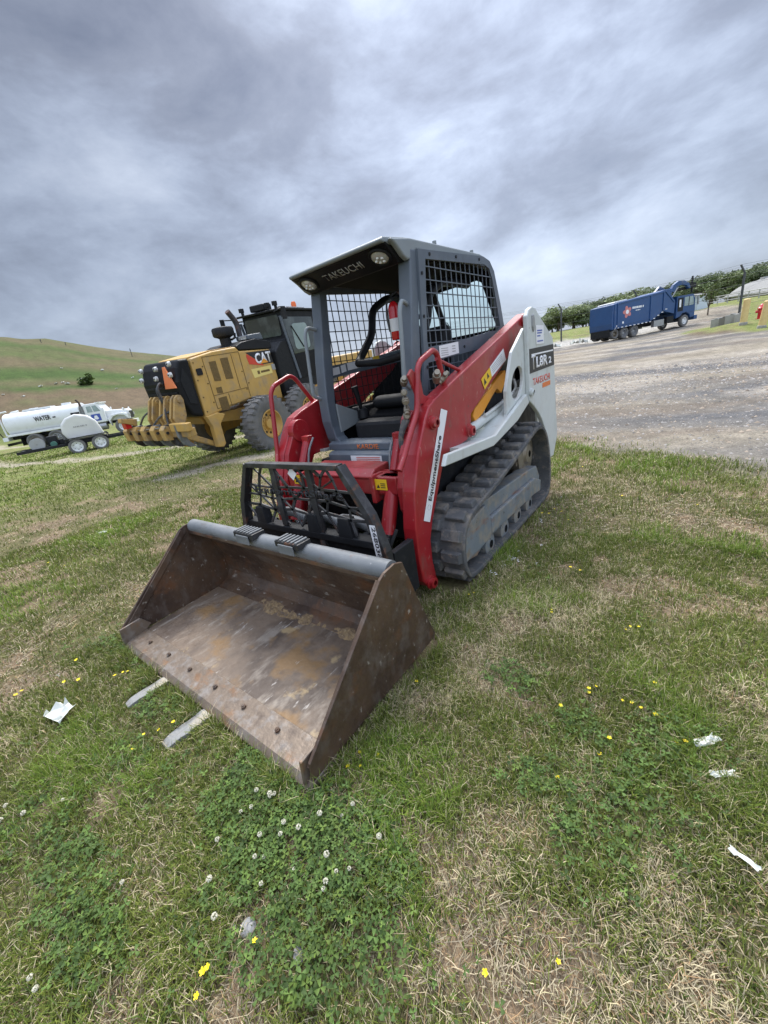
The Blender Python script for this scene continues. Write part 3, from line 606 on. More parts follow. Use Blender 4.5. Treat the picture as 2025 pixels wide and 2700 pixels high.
            lettering('model_lettering', '2', (.7745, 1.985, 1.212), Y, Z, .08, .055, M_inkwhite, tw, .03)
            lettering('maker_lettering', 'TAKEUCHI', (.7725, 1.55, 1.075), Y, (0, -.06, 1), .47, .055, M_inkred, tw, .012)
            k = MB().bx(.7725, .7740, 1.80, 2.03, 1.025, 1.064); k.build('colour_patch', M_inkor, tw)
    # ---- lift arms
    arm = [(1.83, 1.65), (.432, 1.257), (.20, 1.19), (.115, 1.155), (.063, 1.10), (-.064, .913), (-.145, .718), (-.184, .50), (-.19, .30), (-.175, .15), (-.14, .10), (-.10, .077), (-.05, .08), (-.026, .105), (-.048, .243), (-.04, .38), (.005, .482), (.107, .64), (.232, .834), (.56, .855), (.62, .89), (.64, 1.015), (.82, 1.09), (1.459, 1.362), (1.691, 1.517), (1.87, 1.60)]
    for sg in (1, -1):
        mx = (lambda mb: mb) if sg == 1 else mirror_x
        la = B(mx(MB().prism(arm, .552, .645)), 'lift_arm', M_red, bevel=.010, segs=3)
        # welded front web, inner flange and cover plates
        B(mx(MB().prism([(.06, 1.09), (.15, 1.13), (.10, .89), (.05, .71), (.02, .49), (-.02, .41), (-.12, .59), (-.125, .73), (-.06, .91)], .505, .551)), 'arm_web', M_red, la, .006)
        B(mx(MB().cyl((.49, .10, 1.055), (.552, .10, 1.055), .085, 22)), 'arm_boss', M_red, la, .006)
        for (y, z, r_) in ((.123, 1.058, .032), (.588, .911, .034), (-.108, .115, .034), (1.74, 1.59, .04)):
            B(mx(MB().lathe([(0, r_*1.3), (.012, r_*1.3), (.014, r_), (.035, r_), (.038, r_*.5)], (.644, y, z), 'x', 18)), 'pivot_pin', M_red, la, 0, smooth=True)
        B(mx(MB().prism([(.72, .985), (.75, 1.03), (1.227, 1.20), (1.36, 1.235), (1.376, 1.17), (1.255, 1.07), (1.17, 1.115), (1.08, 1.075), (.88, .975), (.75, .94)], .57, .62)), 'arm_lock', M_orange, bevel=.005)
        cy = MB(); cy.tube([(.62, 1.05, .945), (.62, 1.62, 1.01)], .038, 18); cy.lathe([(-.03, .02), (-.03, .05), (.03, .05), (.03, .02)], (.62, 1.64, 1.015), 'x', 18)
        lc = B(mx(cy), 'lift_cylinder', M_light, bevel=0, smooth=True); B(mx(MB().tube([(.62, .60, .905), (.62, 1.06, .947)], .032, 14)), 'cylinder_barrel', M_light, lc, 0, smooth=True)
        B(mx(MB().tube(rounded([(.65, .85, .965), (.65, 1.35, 1.02), (.65, 1.50, 1.08), (.61, 1.56, 1.14)], .05), .011, 8)), 'hydraulic_pipe', M_light, lc, 0, smooth=True)
        # tilt cylinder
        B(mx(MB().tube([(.425, .075, .97), (.43, -.02, .80)], .034, 14).box((.425, .08, .985), (.07, .05, .07))), 'cylinder_head', M_red, bevel=.004)
        B(mx(MB().tube(rounded([(.375, .10, 1.0), (.375, .03, .92), (.38, 0, .80)], .05), .008, 8)), 'silver_pipe', M_pipe, bevel=0, smooth=True)
        tc = B(mx(MB().tube([(.43, -.07, .70), (.425, -.175, .455)], .046, 18).tube([(.4252, -.172, .462), (.4245, -.18, .445)], .052, 18)), 'tilt_cylinder', M_red, bevel=0, smooth=True)
        B(mx(MB().tube([(.425, -.176, .45), (.42, -.235, .315)], .021, 14)), 'piston_rod', M_chrome, tc, 0, smooth=True)
        # grab rail on the arm
        p = [(.60, -.20, .86), (.60, -.14, .92), (.60, -.05, 1.03), (.60, .05, 1.14), (.60, .10, 1.355), (.60, .135, 1.40), (.60, .29, 1.452), (.60, .335, 1.43), (.60, .39, 1.24)]
        if sg == -1: p = [(.605, -.10, .86), (.63, -.06, .92), (.63, -.03, 1.10), (.63, .01, 1.35), (.63, .05, 1.40), (.63, .22, 1.455), (.63, .27, 1.43), (.61, .40, 1.22)]
        B(mx(MB().tube(rounded(p, .05), .017, 12)), 'grab_rail', M_red, bevel=0, smooth=True)
        B(mx(MB().tube(rounded([(.60, .32, 1.40), (.60, .60, 1.31), (.60, .66, 1.28)], .03), .011, 8)), 'rail_brace', M_red, bevel=0, smooth=True) if sg == 1 else None
        if sg == 1: B(mx(MB().prism([(.02, 1.34), (.06, 1.37), (.14, 1.30), (.15, 1.22), (.24, 1.18), (.20, 1.16), (.10, 1.17), (.07, 1.24)], .575, .592)), 'rail_bracket', M_red, la)
        if sg == 1:
            stick = [(.6475, .235, 1.119), (.6475, -.098, .525), (.6475, -.036, .492), (.6475, .307, 1.094)]
            sk = plate('arm_sticker', stick, M_sticker, la)
            a_, b_ = Vector((.6498, -.067, .509)), Vector((.6498, .271, 1.106)); U = (b_-a_).normalized(); V = Vector((0, -U.z, U.y)); U = -U; V = -V; U = -U; V = -V
            lettering('sticker_lettering', 'EquipmentShare', a_+U*.125-V*.026, U, V, .40, .050, M_ink, sk, .022)
            k = MB().lathe([(0, .017), (.0012, .017)], tuple(a_+U*.085), 'x', 16); k.build('sticker_emblem', M_ink, sk)
            plate('warning_sticker', [(.6475, .989, 1.287), (.6475, 1.016, 1.216), (.6475, 1.302, 1.311), (.6475, 1.26, 1.396)], M_sticker, la)
            k = MB()
            for i in range(4):
                o_ = Vector((.6497, 1.01, 1.282))+Vector((0, .0062, -.013))*i; k.add([o_, o_+Vector((0, .21, .078)), o_+Vector((0, .212, .074)), o_+Vector((0, .002, -.004))], [(0, 1, 2, 3)])
            k.build('warning_print', M_inkgrey, la)
            wy = plate('hazard_sticker', [(.6475, .827, 1.22), (.6475, .876, 1.144), (.6475, 1.012, 1.212), (.6475, .985, 1.284)], M_stickyel, la)
            k = MB().prism([(.872, 1.172), (.912, 1.19), (.874, 1.222)], .6497, .651); k.prism([(.93, 1.21), (.967, 1.225), (.93, 1.252)], .6497, .651); k.build('hazard_symbol', M_ink, wy)
    # ---- front crossmember
    cm = MB(); cm.bx(-.605, .605, -.10, .06, .665, .79); cm.prism([(-.11, .78), (-.05, .82), (.10, .83), (.10, .70), (-.05, .68)], -.30, .30)
    cm.bx(-.34, -.31, -.14, -.02, .62, .80); cm.bx(.31, .34, -.14, -.02, .62, .80); cm.bx(.36, .50, -.115, -.02, .68, .79); cm.bx(-.50, -.36, -.115, -.02, .68, .79)
    cx = B(cm, 'crossmember', M_red, bevel=.010, segs=3)
    for sg in (1, -1):
        yl = plate('hazard_sticker', [(.385*sg-.045, -.117, .708), (.385*sg+.045, -.117, .708), (.385*sg+.045, -.117, .775), (.385*sg-.045, -.117, .775)], M_stickyel, cx)
        k = MB(); k.add([(.385*sg-.035, -.1195, .72), (.385*sg-.010, -.1195, .72), (.385*sg-.022, -.1195, .745)], [(0, 1, 2)])
        for i in range(3): k.bx(.385*sg-.002, .385*sg+.032, -.1205, -.1195, .722+.012*i, .727+.012*i)
        k.build('hazard_print', M_ink, yl)
    B(MB().tube(rounded([(.36, .12, .70), (.37, .10, .86), (.385, .16, 1.0), (.42, .20, 1.08)], .08, 5), .011, 9), 'hydraulic_hose', M_rubber, bevel=0, smooth=True)
    for sg in (1, -1): B(MB().bx(.405*sg, .44*sg, .36, 1.75, .80, 1.15), 'cab_side_wall', M_trim_shade, bevel=.004)
    B(MB().bx(-.46, .46, .16, .20, .24, .655), 'front_guard', M_black, bevel=.006)
    # ---- cab
    pil = [(.43, 2.03), (.385, 1.78), (.325, 1.50), (.285, 1.25), (.278, 1.08), (.30, .95), (.345, .855), (.44, .855), (.40, .95), (.37, 1.08), (.375, 1.22), (.42, 1.46), (.51, 2.03)]
    for sg in (1, -1):
        mx = (lambda mb: mb) if sg == 1 else mirror_x
        B(mx(MB().prism(pil, .345, .44)), 'cab_pillar', M_slate, bevel=.012, segs=3)
        B(mx(MB().tube(rounded([(.405, .385, 1.735), (.418, .30, 1.755), (.420, .268, 1.70), (.418, .225, 1.28), (.408, .30, 1.25)], .035), .013, 10)), 'door_handle', M_slate_light, bevel=0, smooth=True)
        # screen: frame with two openings, then the bars
        out = [(.49, 2.028), (1.44, 2.075), (1.56, 2.055), (1.64, 1.99), (1.74, 1.76), (1.83, 1.50), (1.80, 1.03), (.375, 1.0), (.38, 1.25), (.43, 1.46)]
        up_ = [(.565, 1.982), (1.46, 2.022), (1.545, 2.0), (1.595, 1.93), (1.665, 1.745), (1.715, 1.58), (1.69, 1.548), (1.5, 1.545), (1.0, 1.50), (.49, 1.478), (.485, 1.52)]
        lo_ = [(.47, 1.385), (1.2, 1.42), (1.74, 1.45), (1.74, 1.10), (.415, 1.06), (.43, 1.2)]
        sf = B(mx(MB().prism(out, .438, .456, holes=[up_, lo_])), 'screen_frame', M_slate, bevel=0)
        bars = MB()
        for pl in (up_, lo_):
            y = .40
            while y < 1.8:
                for t0, t1 in clip_seg(pl, (y, 0), (0, 1)): bars.bx(.440, .445, y-.0032, y+.0032, t0-.004, t1+.004)
                y += .0735
            z = 1.062
            while z < 2.1:
                for t0, t1 in clip_seg(pl, (0, z), (1, .0)): bars.bx(.445, .450, t0-.004, t1+.004, z-.0032, z+.0032)
                z += .0735
        B(mx(bars), 'screen_mesh', M_slate if sg == 1 else M_black, sf, 0)
        bl = MB()
        for (y, z) in ((.62, 2.012), (.98, 2.03), (1.36, 2.048), (.505, 1.9), (.475, 1.66), (.45, 1.36), (1.0, 1.455), (1.5, 1.49)): bl.cyl((.455, y, z), (.461, y, z), .010, 10)
        B(mx(bl), 'screen_bolts', M_black, sf, 0)
        st = MB()
        if sg == 1:
            plate('decal', [(.4585, .62, 1.40), (.4585, .90, 1.415), (.4585, .90, 1.492), (.4585, .62, 1.478)], M_sticker, sf)
            for i in range(3): st.bx(.4607, .4615, .80, .85, 1.43+.017*i, 1.436+.017*i)
            for i in range(4): st.bx(.4607, .4615, .64, .74, 1.415+.014*i, 1.419+.014*i)
            st.build('decal_print', M_inkgrey, sf)
        else:
            for i, (a, b, m_) in enumerate(((.47, .58, M_sticker), (.60, .66, M_sticker), (.68, .84, M_sticker), (.86, 1.02, M_sticker), (1.03, 1.12, M_stickyel))):
                plate('decal', [(-.4355, a, 1.402+.012*i), (-.4355, b, 1.402+.012*i+.008), (-.4355, b, 1.465+.012*i), (-.4355, a, 1.458+.012*i)][::-1], m_, sf)
    # roof and visor
    roof = MB(); roof.prism([(.215, 2.048), (.205, 2.062), (.225, 2.076), (.44, 2.098), (1.44, 2.112), (1.56, 2.092), (1.63, 2.03), (1.60, 2.015), (1.50, 2.045), (.52, 2.035), (.43, 2.03)], -.40, .40)
    rf = B(roof, 'roof', M_slate_light, bevel=.012, segs=3)
    for sg in (1, -1):
        mx = (lambda mb: mb) if sg == 1 else mirror_x
        e = MB(); a = [(.245, 2.062), (.44, 2.085), (1.43, 2.098), (1.545, 2.08), (1.625, 2.02), (1.72, 1.79), (1.80, 1.52), (1.775, 1.50), (1.69, 1.76), (1.60, 1.98), (1.50, 2.04), (.50, 2.028), (.44, 1.975), (.40, 1.968), (.36, 1.985), (.30, 2.03)]
        e.prism(a, .40, .437); B(mx(e), 'roof_side', M_slate_light, rf, .012, segs=3)
        B(mx(MB().cyl((.40, .80, 2.10), (.40, .80, 2.118), .014, 8).cyl((.40, 1.36, 2.105), (.40, 1.36, 2.122), .014, 8)), 'roof_bolt', M_slate_light, rf, 0)
    vis = MB(); vis.prism([(.222, 2.046), (.30, 2.028), (.355, 1.985), (.405, 1.965), (.43, 1.972), (.42, 2.01), (.40, 2.044)], -.398, .398)
    vi = B(vis, 'visor', M_blackgloss, bevel=.008, segs=3)
    U = Vector((1, 0, 0)); a0, a1 = Vector((0, .30, 2.028)), Vector((0, .355, 1.985)); V = (a0-a1).normalized(); Nn = U.cross(V)
    # broad forward-facing fascia
    fs = B(MB().add([(-.40, .226, 2.052), (.40, .226, 2.052), (.385, .385, 1.962), (-.385, .385, 1.962), (-.40, .25, 2.06), (.40, .25, 2.06), (.385, .41, 1.975), (-.385, .41, 1.975)], [(0, 1, 2, 3), (7, 6, 5, 4), (0, 4, 5, 1), (2, 6, 7, 3), (1, 5, 6, 2), (3, 7, 4, 0)]), 'visor_fascia', M_blackgloss, bevel=.006)
    V = Vector((0, .226-.385, 2.052-1.962)).normalized(); Nn = U.cross(V)
    mid = Vector((0, .3055, 2.007))
    lettering('maker_lettering', 'TAKEUCHI', mid-U*.165-V*.030+Nn*.001, U, V, .33, .056, M_inkgrey, fs, .004)
    for x in (-.315, .305):
        p = mid+U*x; hl = MB()
        ring = [p+(U*math.cos(t)*.058+V*math.sin(t)*.054)+Nn*.004 for t in (2*math.pi*k/22 for k in range(22))]; ring2 = [q-Nn*.02 for q in ring]; dome = [p+(q-p)*.7+Nn*.012 for q in ring]
        hl.add(ring2+ring+dome, [(i, (i+1) % 22, 22+(i+1) % 22, 22+i) for i in range(22)]+[(22+i, 22+(i+1) % 22, 44+(i+1) % 22, 44+i) for i in range(22)]+[tuple(range(44, 66))])
        h = B(hl, 'work_light', M_lens, fs, 0, smooth=True)
        k = MB()
        for dx, dy in ((-.026, -.006), (-.004, .014), (.022, .004), (-.008, -.022), (.018, -.022)): q = p+U*dx+V*dy+Nn*.0165; k.box(q, (.013, .010, .010))
        k.build('light_elements', M_inkwhite, h)
        B(MB().tube([tuple(p+(U*math.cos(t)*.064+V*math.sin(t)*.060)+Nn*.003) for t in (2*math.pi*k/28 for k in range(28))], .010, 6, True), 'light_bezel', M_blackgloss, h, 0, smooth=True)
    B(MB().bx(-.36, .36, .44, 1.52, 2.015, 2.03), 'headliner', M_trim_shade, bevel=0)
    # sill
    sl_ = B(MB().prism([(.262, .862), (.262, .912), (.30, .925), (.40, .925), (.40, .862)], -.40, .40), 'door_sill', M_slate, bevel=.006)
    for sg in (1, -1):
        mx = (lambda mb: mb) if sg == 1 else mirror_x
        B(mx(MB().prism([(.347, .90), (.29, .92), (.325, .955), (.347, 1.04)], .29, .39, 'y')), 'sill_gusset', M_slate, bevel=.006)
    lettering('stencil', 'KARDIE', (-.10, .2605, .872), X, (0, 0, 1), .20, .034, M_inkor, sl_, .008)
    lp = B(MB().prism([(.20, .775), (.20, .845), (.24, .862), (.40, .862), (.40, .775)], -.36, .37), 'step_plate', M_slate, bevel=.006)
    ss = plate('safety_sticker', [(-.125, .1985, .790), (.165, .1985, .790), (.165, .1985, .838), (-.125, .1985, .838)], M_sticker, lp)
    k = MB()
    for i in range(3): k.bx(-.07, .15, .1955, .1962, .798+.012*i, .803+.012*i)
    k.build('safety_print', M_inkred, ss)
    # interior
    B(MB().bx(-.43, .43, .40, 1.62, .862, .885), 'cab_floor', M_trim_shade, bevel=0)
    B(MB().prism([(.62, .88), (.60, 1.06), (.72, 1.10), (1.70, 1.12), (1.70, .88)], -.43, .43), 'seat_pedestal', M_trim_shade, bevel=.02)
    seat = B(MB().prism([(.66, 1.10), (.64, 1.16), (.70, 1.20), (1.12, 1.17), (1.14, 1.10)], -.22, .22), 'seat', M_blackgloss, bevel=.03, segs=4)
    B(MB().prism([(1.08, 1.16), (1.20, 1.62), (1.28, 1.66), (1.33, 1.60), (1.24, 1.15)], -.20, .20), 'seat_back', M_blackgloss, bevel=.03, segs=4)
    B(MB().bx(-.24, .22, .42, .60, .885, 1.045), 'pedal_box', M_black, bevel=.03)
    for x in (-.28, .30):
        j = B(MB().tube([(x, .60, 1.05), (x, .60, 1.10), (x, .58, 1.13)], [.05, .045, .025], 14).tube([(x, .58, 1.13), (x, .565, 1.22), (x-.005, .55, 1.30)], [.014, .02, .026], 12), 'joystick', M_blackgloss, bevel=0, smooth=True)
    for x in (-.40, .30): B(MB().bx(x, x+.10, .58, 1.15, 1.05, 1.14), 'side_console', M_black, bevel=.02)
    B(MB().prism([(.36, .98), (.36, 1.20), (.60, 1.10), (.60, 1.02)], -.342, -.325), 'kick_panel', M_slate_light, bevel=.004)
    lb = MB()
    for x in (-.25, .27): lb.tube(rounded([(x, 1.52, 1.93), (x, 1.10, 1.93), (x, .88, 1.84), (x, .83, 1.66), (x, .62, 1.48), (x*.8, .55, 1.46)], .06), .030, 12)
    lb.tube([(-.20, .55, 1.46), (0, .55, 1.44), (.22, .55, 1.46)], .026, 12); B(lb, 'restraint_bar', M_blackgloss, bevel=0, smooth=True)
    # rear wall with its window
    def rw(x, z): return (x, 1.56+(2.02-z)*.52, z)
    wall = MB(); hole = [(-.37, 1.59), (-.35, 1.90), (-.31, 1.935), (.31, 1.955), (.355, 1.93), (.39, 1.60), (.36, 1.57), (-.34, 1.565)]
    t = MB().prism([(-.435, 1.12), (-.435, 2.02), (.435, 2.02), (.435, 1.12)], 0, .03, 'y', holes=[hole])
    wall.v = [(x, y+1.56+(2.02-z)*.52, z) for x, y, z in t.v]; wall.f = t.f; rwall = B(wall, 'rear_wall', M_trim_shade, bevel=0)
    gl = bpy.data.materials.new('clear rear glass'); gl.use_nodes = True; g_ = gl.node_tree.nodes['Principled BSDF']; g_.inputs['Base Color'].default_value = (.80, .93, .90, 1); g_.inputs['Roughness'].default_value = .02; g_.inputs['Transmission Weight'].default_value = 1; g_.inputs['IOR'].default_value = 1.08
    t = MB().prism(hole, .012, .018, 'y'); gm = MB(); gm.v = [(x, y+1.56+(2.02-z)*.52, z) for x, y, z in t.v]; gm.f = t.f; gm.build('rear_window', gl, rwall)
    B(MB().tube([rw(-.10, 1.94), rw(-.09, 1.57)], .028, 6), 'window_divider', M_black, rwall, 0)
    # auxiliary couplers
    for i, (x, y, z, r_, d) in enumerate(((.52, .07, 1.30, .022, (.025, -.03, .02)), (.52, .06, 1.25, .020, (.02, -.03, 0)), (.53, .05, 1.21, .022, (.02, -.03, -.01)), (.53, .05, 1.16, .020, (.02, -.03, -.02)), (.52, .05, 1.12, .022, (.025, -.03, .0)), (.60, .30, 1.285, .026, (.03, -.04, .03)), (.595, .36, 1.27, .020, (.02, .03, .03)), (.59, .40, 1.28, .020, (.03, -.03, .02)))):
        p = Vector((x, y, z)); d = Vector(d); B(MB().cyl(p, p+d, r_, 8).cyl(p+d, p+d*1.5, r_*.7, 12).cyl(p-d*.4, p, r_*.8, 12), 'hose_coupler', M_brass, bevel=.003)
    for i in range(3): B(MB().tube(rounded([(.52+.015*i, .02, 1.10), (.50, -.02, 1.0), (.50+.02*i, .0, .86), (.48, .05, .75)], .06), .013, 8), 'hydraulic_hose', M_rubber, bevel=0, smooth=True)
    # ---- quick-attach carrier with its cut-out lattice plate
    yq = -.455
    trap = [(-.40, .945), (.40, .945), (.555, .70), (.605, .55), (-.605, .55), (-.555, .70)]
    def ed(z): return .40+(.945-z)*(.155/.245) if z > .70 else .555+(.70-z)*(.05/.15)
    qa = B(MB().prism([(-.415, .968), (.415, .968), (.415, .938), (-.415, .938)], yq-.035, yq+.02, 'y'), 'carrier_guard', M_lattice, bevel=.003)
    for sg in (1, -1):
        side = MB().prism([(.40*sg, .95), (.43*sg, .965), (.59*sg, .70), (.65*sg, .50), (.655*sg, .33), (.60*sg, .33), (.60*sg, .50), (.545*sg, .69)], yq-.035, yq+.025, 'y')
        B(side, 'guard_edge', M_lattice, qa, .003)
    lat = MB(); r2 = random.Random(11); rows = 5; pts = []
    zs = [.94, .885, .815, .735, .66, .56]
    for i, z in enumerate(zs):
        n = 8+(i % 2); w = ed(z); pts.append([(-w+2*w*(k+.0)/(n-1)+(r2.uniform(-.025, .025) if 0 < k < n-1 else 0), z+(r2.uniform(-.014, .014) if 0 < i < 5 else 0)) for k in range(n)])
    def bar(a, b, w): 
        d = Vector((b[0]-a[0], b[1]-a[1])); l = d.length; ang = math.atan2(d.y, d.x); lat.box(((a[0]+b[0])/2, yq, (a[1]+b[1])/2), (l+w*.6, .010, w), (0, -ang, 0))
    for i in range(len(zs)-1):
        A, Bp = pts[i], pts[i+1]
        for k, a in enumerate(A):
            o = sorted(Bp, key=lambda q: abs(q[0]-a[0]))
            bar(a, o[0], r2.uniform(.012, .022))
            if (i+k) % 2 == 0: bar(a, o[1], r2.uniform(.010, .018))
    for i in (2, 3):
        for k in range(len(pts[i])-1): bar(pts[i][k], pts[i][k+1], .014)
    for k in range(0, len(pts[4])-1): bar(pts[4][k], pts[4][k+1], .018)
    B(lat, 'lattice', M_lattice, qa, .0015, segs=1)
    lettering('cut_lettering', 'EquipmentShare', (-.40, yq-.006, .748), X, (0, 0, 1), .80, .062, M_ink, qa, .006, extr=.008)
    for x0, z0 in ((-.20, .55), (.13, .42)): B(MB().bx(x0, x0+.045, yq-.012, yq+.012, z0, .94), 'lattice_rib', M_lattice, qa, .002)
    plate('diamond_decal', [(.02, yq-.0125, .865), (.06, yq-.0125, .905), (.02, yq-.0125, .945), (-.02, yq-.0125, .905)][::1], M_sticker, qa)
    k = MB()
    for i in range(9): k.box((.592+.0034*i, yq-.038, .635-.025*i), (.022, .004, .016), (0, .12, 0))
    wl = plate('number_plate', [(.575+.062*0, yq-.0365, .655), (.592, yq-.0365, .42), (.63, yq-.0365, .42), (.613, yq-.0365, .655)], M_sticker, qa); 
    lettering('number_lettering', '2680387', (.588, yq-.0388, .645), (.07, 0, -1), (1, 0, .07), .21, .026, M_ink, wl, .01)
    cb = MB(); cb.bx(-.62, .62, yq+.01, yq+.05, .14, .54); cb.bx(-.62, .62, yq-.02, yq+.06, .50, .545); cb.bx(-.62, .62, yq+.05, yq+.09, .36, .40)
    for x in (-.62, -.46, -.30, .30, .46, .62): cb.bx(x-.02, x+.02, yq+.05, yq+.24, .14, .46)
    B(cb, 'carrier_plate', M_black, qa, .005)
    for x in (-.20, .10, .34): B(MB().tube(rounded([(x-.12, yq+.12, .585), (x, yq+.10, .60), (x+.12, yq+.10, .57)], .05), .032, 12), 'carrier_tube', M_pipe, qa, 0, smooth=True)
    for x in (-.42, .10, .36): B(MB().prism([(x-.05, .54), (x-.035, .66), (x+.045, .66), (x+.06, .54)], yq-.02, yq+.04, 'y'), 'carrier_lug', M_black, qa, .006)
    for sg in (1, -1):
        mx = (lambda mb: mb) if sg == 1 else mirror_x
        kn = MB().prism([(-.32, .10), (-.33, .28), (-.28, .37), (-.22, .38), (-.17, .33), (-.16, .20), (-.20, .12)], .40, .47); kn.cyl((.38, -.235, .315), (.49, -.235, .315), .045, 16)
        B(mx(kn), 'carrier_knuckle', M_lattice, qa, .006)
        B(mx(MB().prism([(-.44, .14), (-.43, .40), (-.25, .34), (-.19, .20), (-.22, .12)], .50, .535)), 'carrier_hinge', M_lattice, qa, .005)
        B(mx(MB().tube([(.62, -.40, .50), (.645, -.36, .58)], .010, 8)), 'lock_lever', M_black, qa, 0)
    # ---- bucket
    hw = .88
    prof = [(-1.36, .042), (-.70, .058), (-.615, .088), (-.575, .15), (-.585, .26), (-.63, .40), (-.70, .545)]
    inn = []; 
    P = [Vector(p) for p in prof]; oq = []
    for i, p in enumerate(P):
        t_ = (P[min(i+1, len(P)-1)]-P[max(i-1, 0)]).normalized(); oq.append(p+Vector((t_.y, -t_.x))*.014)
    def shell(i0, i1): return [tuple(p) for p in P[i0:i1+1]]+[tuple(p) for p in reversed(oq[i0:i1+1])]
    bk = B(MB().prism(shell(1, 6), -hw+.004, hw-.004), 'bucket', M_bucket, bevel=0)
    B(MB().prism([(-1.31, .026), (-1.31, .043), (-.702, .058), (-.70, .044)], -hw+.004, hw-.004), 'bucket_floor', M_bucket_floor, bk, 0)
    ce = B(MB().prism([(-1.386, .012), (-1.388, .020), (-1.36, .040), (-1.235, .052), (-1.232, .047), (-1.25, .022), (-1.25, .012)], -hw-.012, hw+.012), 'cutting_edge', M_edge, bk, .003)
    side = [(-1.362, .045), (-1.358, .125), (-.825, .582), (-.79, .598), (-.715, .605), (-.66, .585), (-.59, .37), (-.478, .075), (-.49, .055), (-1.06, .050)]
    for sg in (1, -1):
        mx = (lambda mb: mb) if sg == 1 else mirror_x
        sp_ = B(mx(MB().prism(side, hw-.004, hw+.010)), 'side_plate', M_bucket, bk, .003)
        B(mx(MB().prism([(-1.36, .10), (-.825, .58), (-.795, .555), (-1.30, .095)], hw-.016, hw-.0045)), 'side_edge', M_bucket, sp_, .002)
        B(mx(MB().prism([(-1.385, .03), (-1.375, .135), (-1.25, .145), (-1.20, .075), (-1.24, .05)], hw-.03, hw-.0165)), 'corner_gusset', M_edge, sp_, .004)
    B(MB().tube([(-hw+.006, -.725, .572), (hw-.006, -.725, .572)], .047, 22), 'top_tube', M_pipe, bk, 0, smooth=True)
    B(MB().prism([(-.775, .535), (-.772, .556), (-.70, .545), (-.69, .50)], -hw+.006, hw-.006), 'weld_lip', M_bucket, bk, .003)
    for x in (-.145, .25):
        stp = MB().bx(x-.095, x+.095, -.79, -.70, .606, .640); s_ = B(stp, 'step_pad', M_lattice, bk, .004)
        tn = MB()
        for i in range(6): tn.bx(x-.085+.030*i, x-.072+.030*i, -.785, -.705, .6415, .6475)
        tn.build('tread', M_pipe, s_); B(MB().bx(x-.060, x+.060, -.800, -.792, .575, .628), 'step_face', M_pipe, s_, .003)
    for x in (-.67, -.42, -.17, .09, .34, .59): B(MB().cyl((x, -1.29, .046), (x, -1.292, .058), .0125, 6).cyl((x, -1.292, .058), (x, -1.293, .062), .007, 10), 'edge_bolt', M_bucket, bk, .002)
    dm = MB(); nx_ = 90; ny_ = 9; vs = []
    for i in range(nx_+1):
        x = -.42+1.28*i/nx_; e_ = min(1, i/14)*(.45+.55*float(fbm(np.array([x*5.]), np.array([1.3]), 3, 3)[0])*1.6); w_ = .030+.075*float(fbm(np.array([x*4.]), np.array([7.7]), 5, 3)[0])*e_
        for k in range(ny_+1):
            f = k/ny_; y = -.645-w_*2*f+.010*float(vnoise(np.array([x*60.]), np.array([f*9.]), 9)[0]); base = float(np.interp(y, [-1.3, -.70, -.615, -.58], [.042, .058, .088, .14])); hgt = e_*min(1, max(.28, 2.6*float(fbm(np.array([x*9.]), np.array([2.2]), 33, 3)[0])-.75))*(.017*math.sin(math.pi*min(1, f*1.05))**.8)*(.35+1.3*float(fbm(np.array([x*30.]), np.array([f*6.]), 12, 3)[0]))-.004
            vs.append((x, y, base+hgt))
    dm.add(vs, [(i*(ny_+1)+k, (i+1)*(ny_+1)+k, (i+1)*(ny_+1)+k+1, i*(ny_+1)+k+1) for i in range(nx_) for k in range(ny_)])
    d = dm.build('dried_dirt', M_soil, bk)
    return root
loader = make_loader()

# a red extinguisher hangs on the cab's inner side
def make_extinguisher():
    t = thing('fire_extinguisher', 'small red fire extinguisher with white label hanging inside the open cab', 'fire extinguisher', (.17, .57, 1.565))
    MB().lathe([(0, .01), (.002, .034), (.01, .038), (.20, .038), (.225, .028), (.24, .014), (.245, .005)], (0, 0, 0), 'z', 20).build('cylinder', M_extred, t, smooth=True)
    MB().lathe([(.055, .0386), (.055, .0392), (.135, .0392), (.135, .0386)], (0, 0, 0), 'z', 20).build('label', M_sticker, t, smooth=True)
    MB().cyl((0, 0, .24), (0, 0, .265), .013, 12).box((.012, 0, .28), (.06, .012, .012), (0, -.3, 0)).box((.015, 0, .262), (.05, .010, .008)).build('valve', M_black, t, .002)
    MB().tube(rounded([(.0, -.012, .25), (-.03, -.03, .24), (-.045, -.03, .15), (-.04, -.02, .06)], .03), .007, 8).build('hose', M_rubber, t, smooth=True)
    MB().bx(-.012, .012, .036, .05, .02, .23).bx(.0, .18, .045, .055, .10, .13).build('bracket', M_black, t)
make_extinguisher()

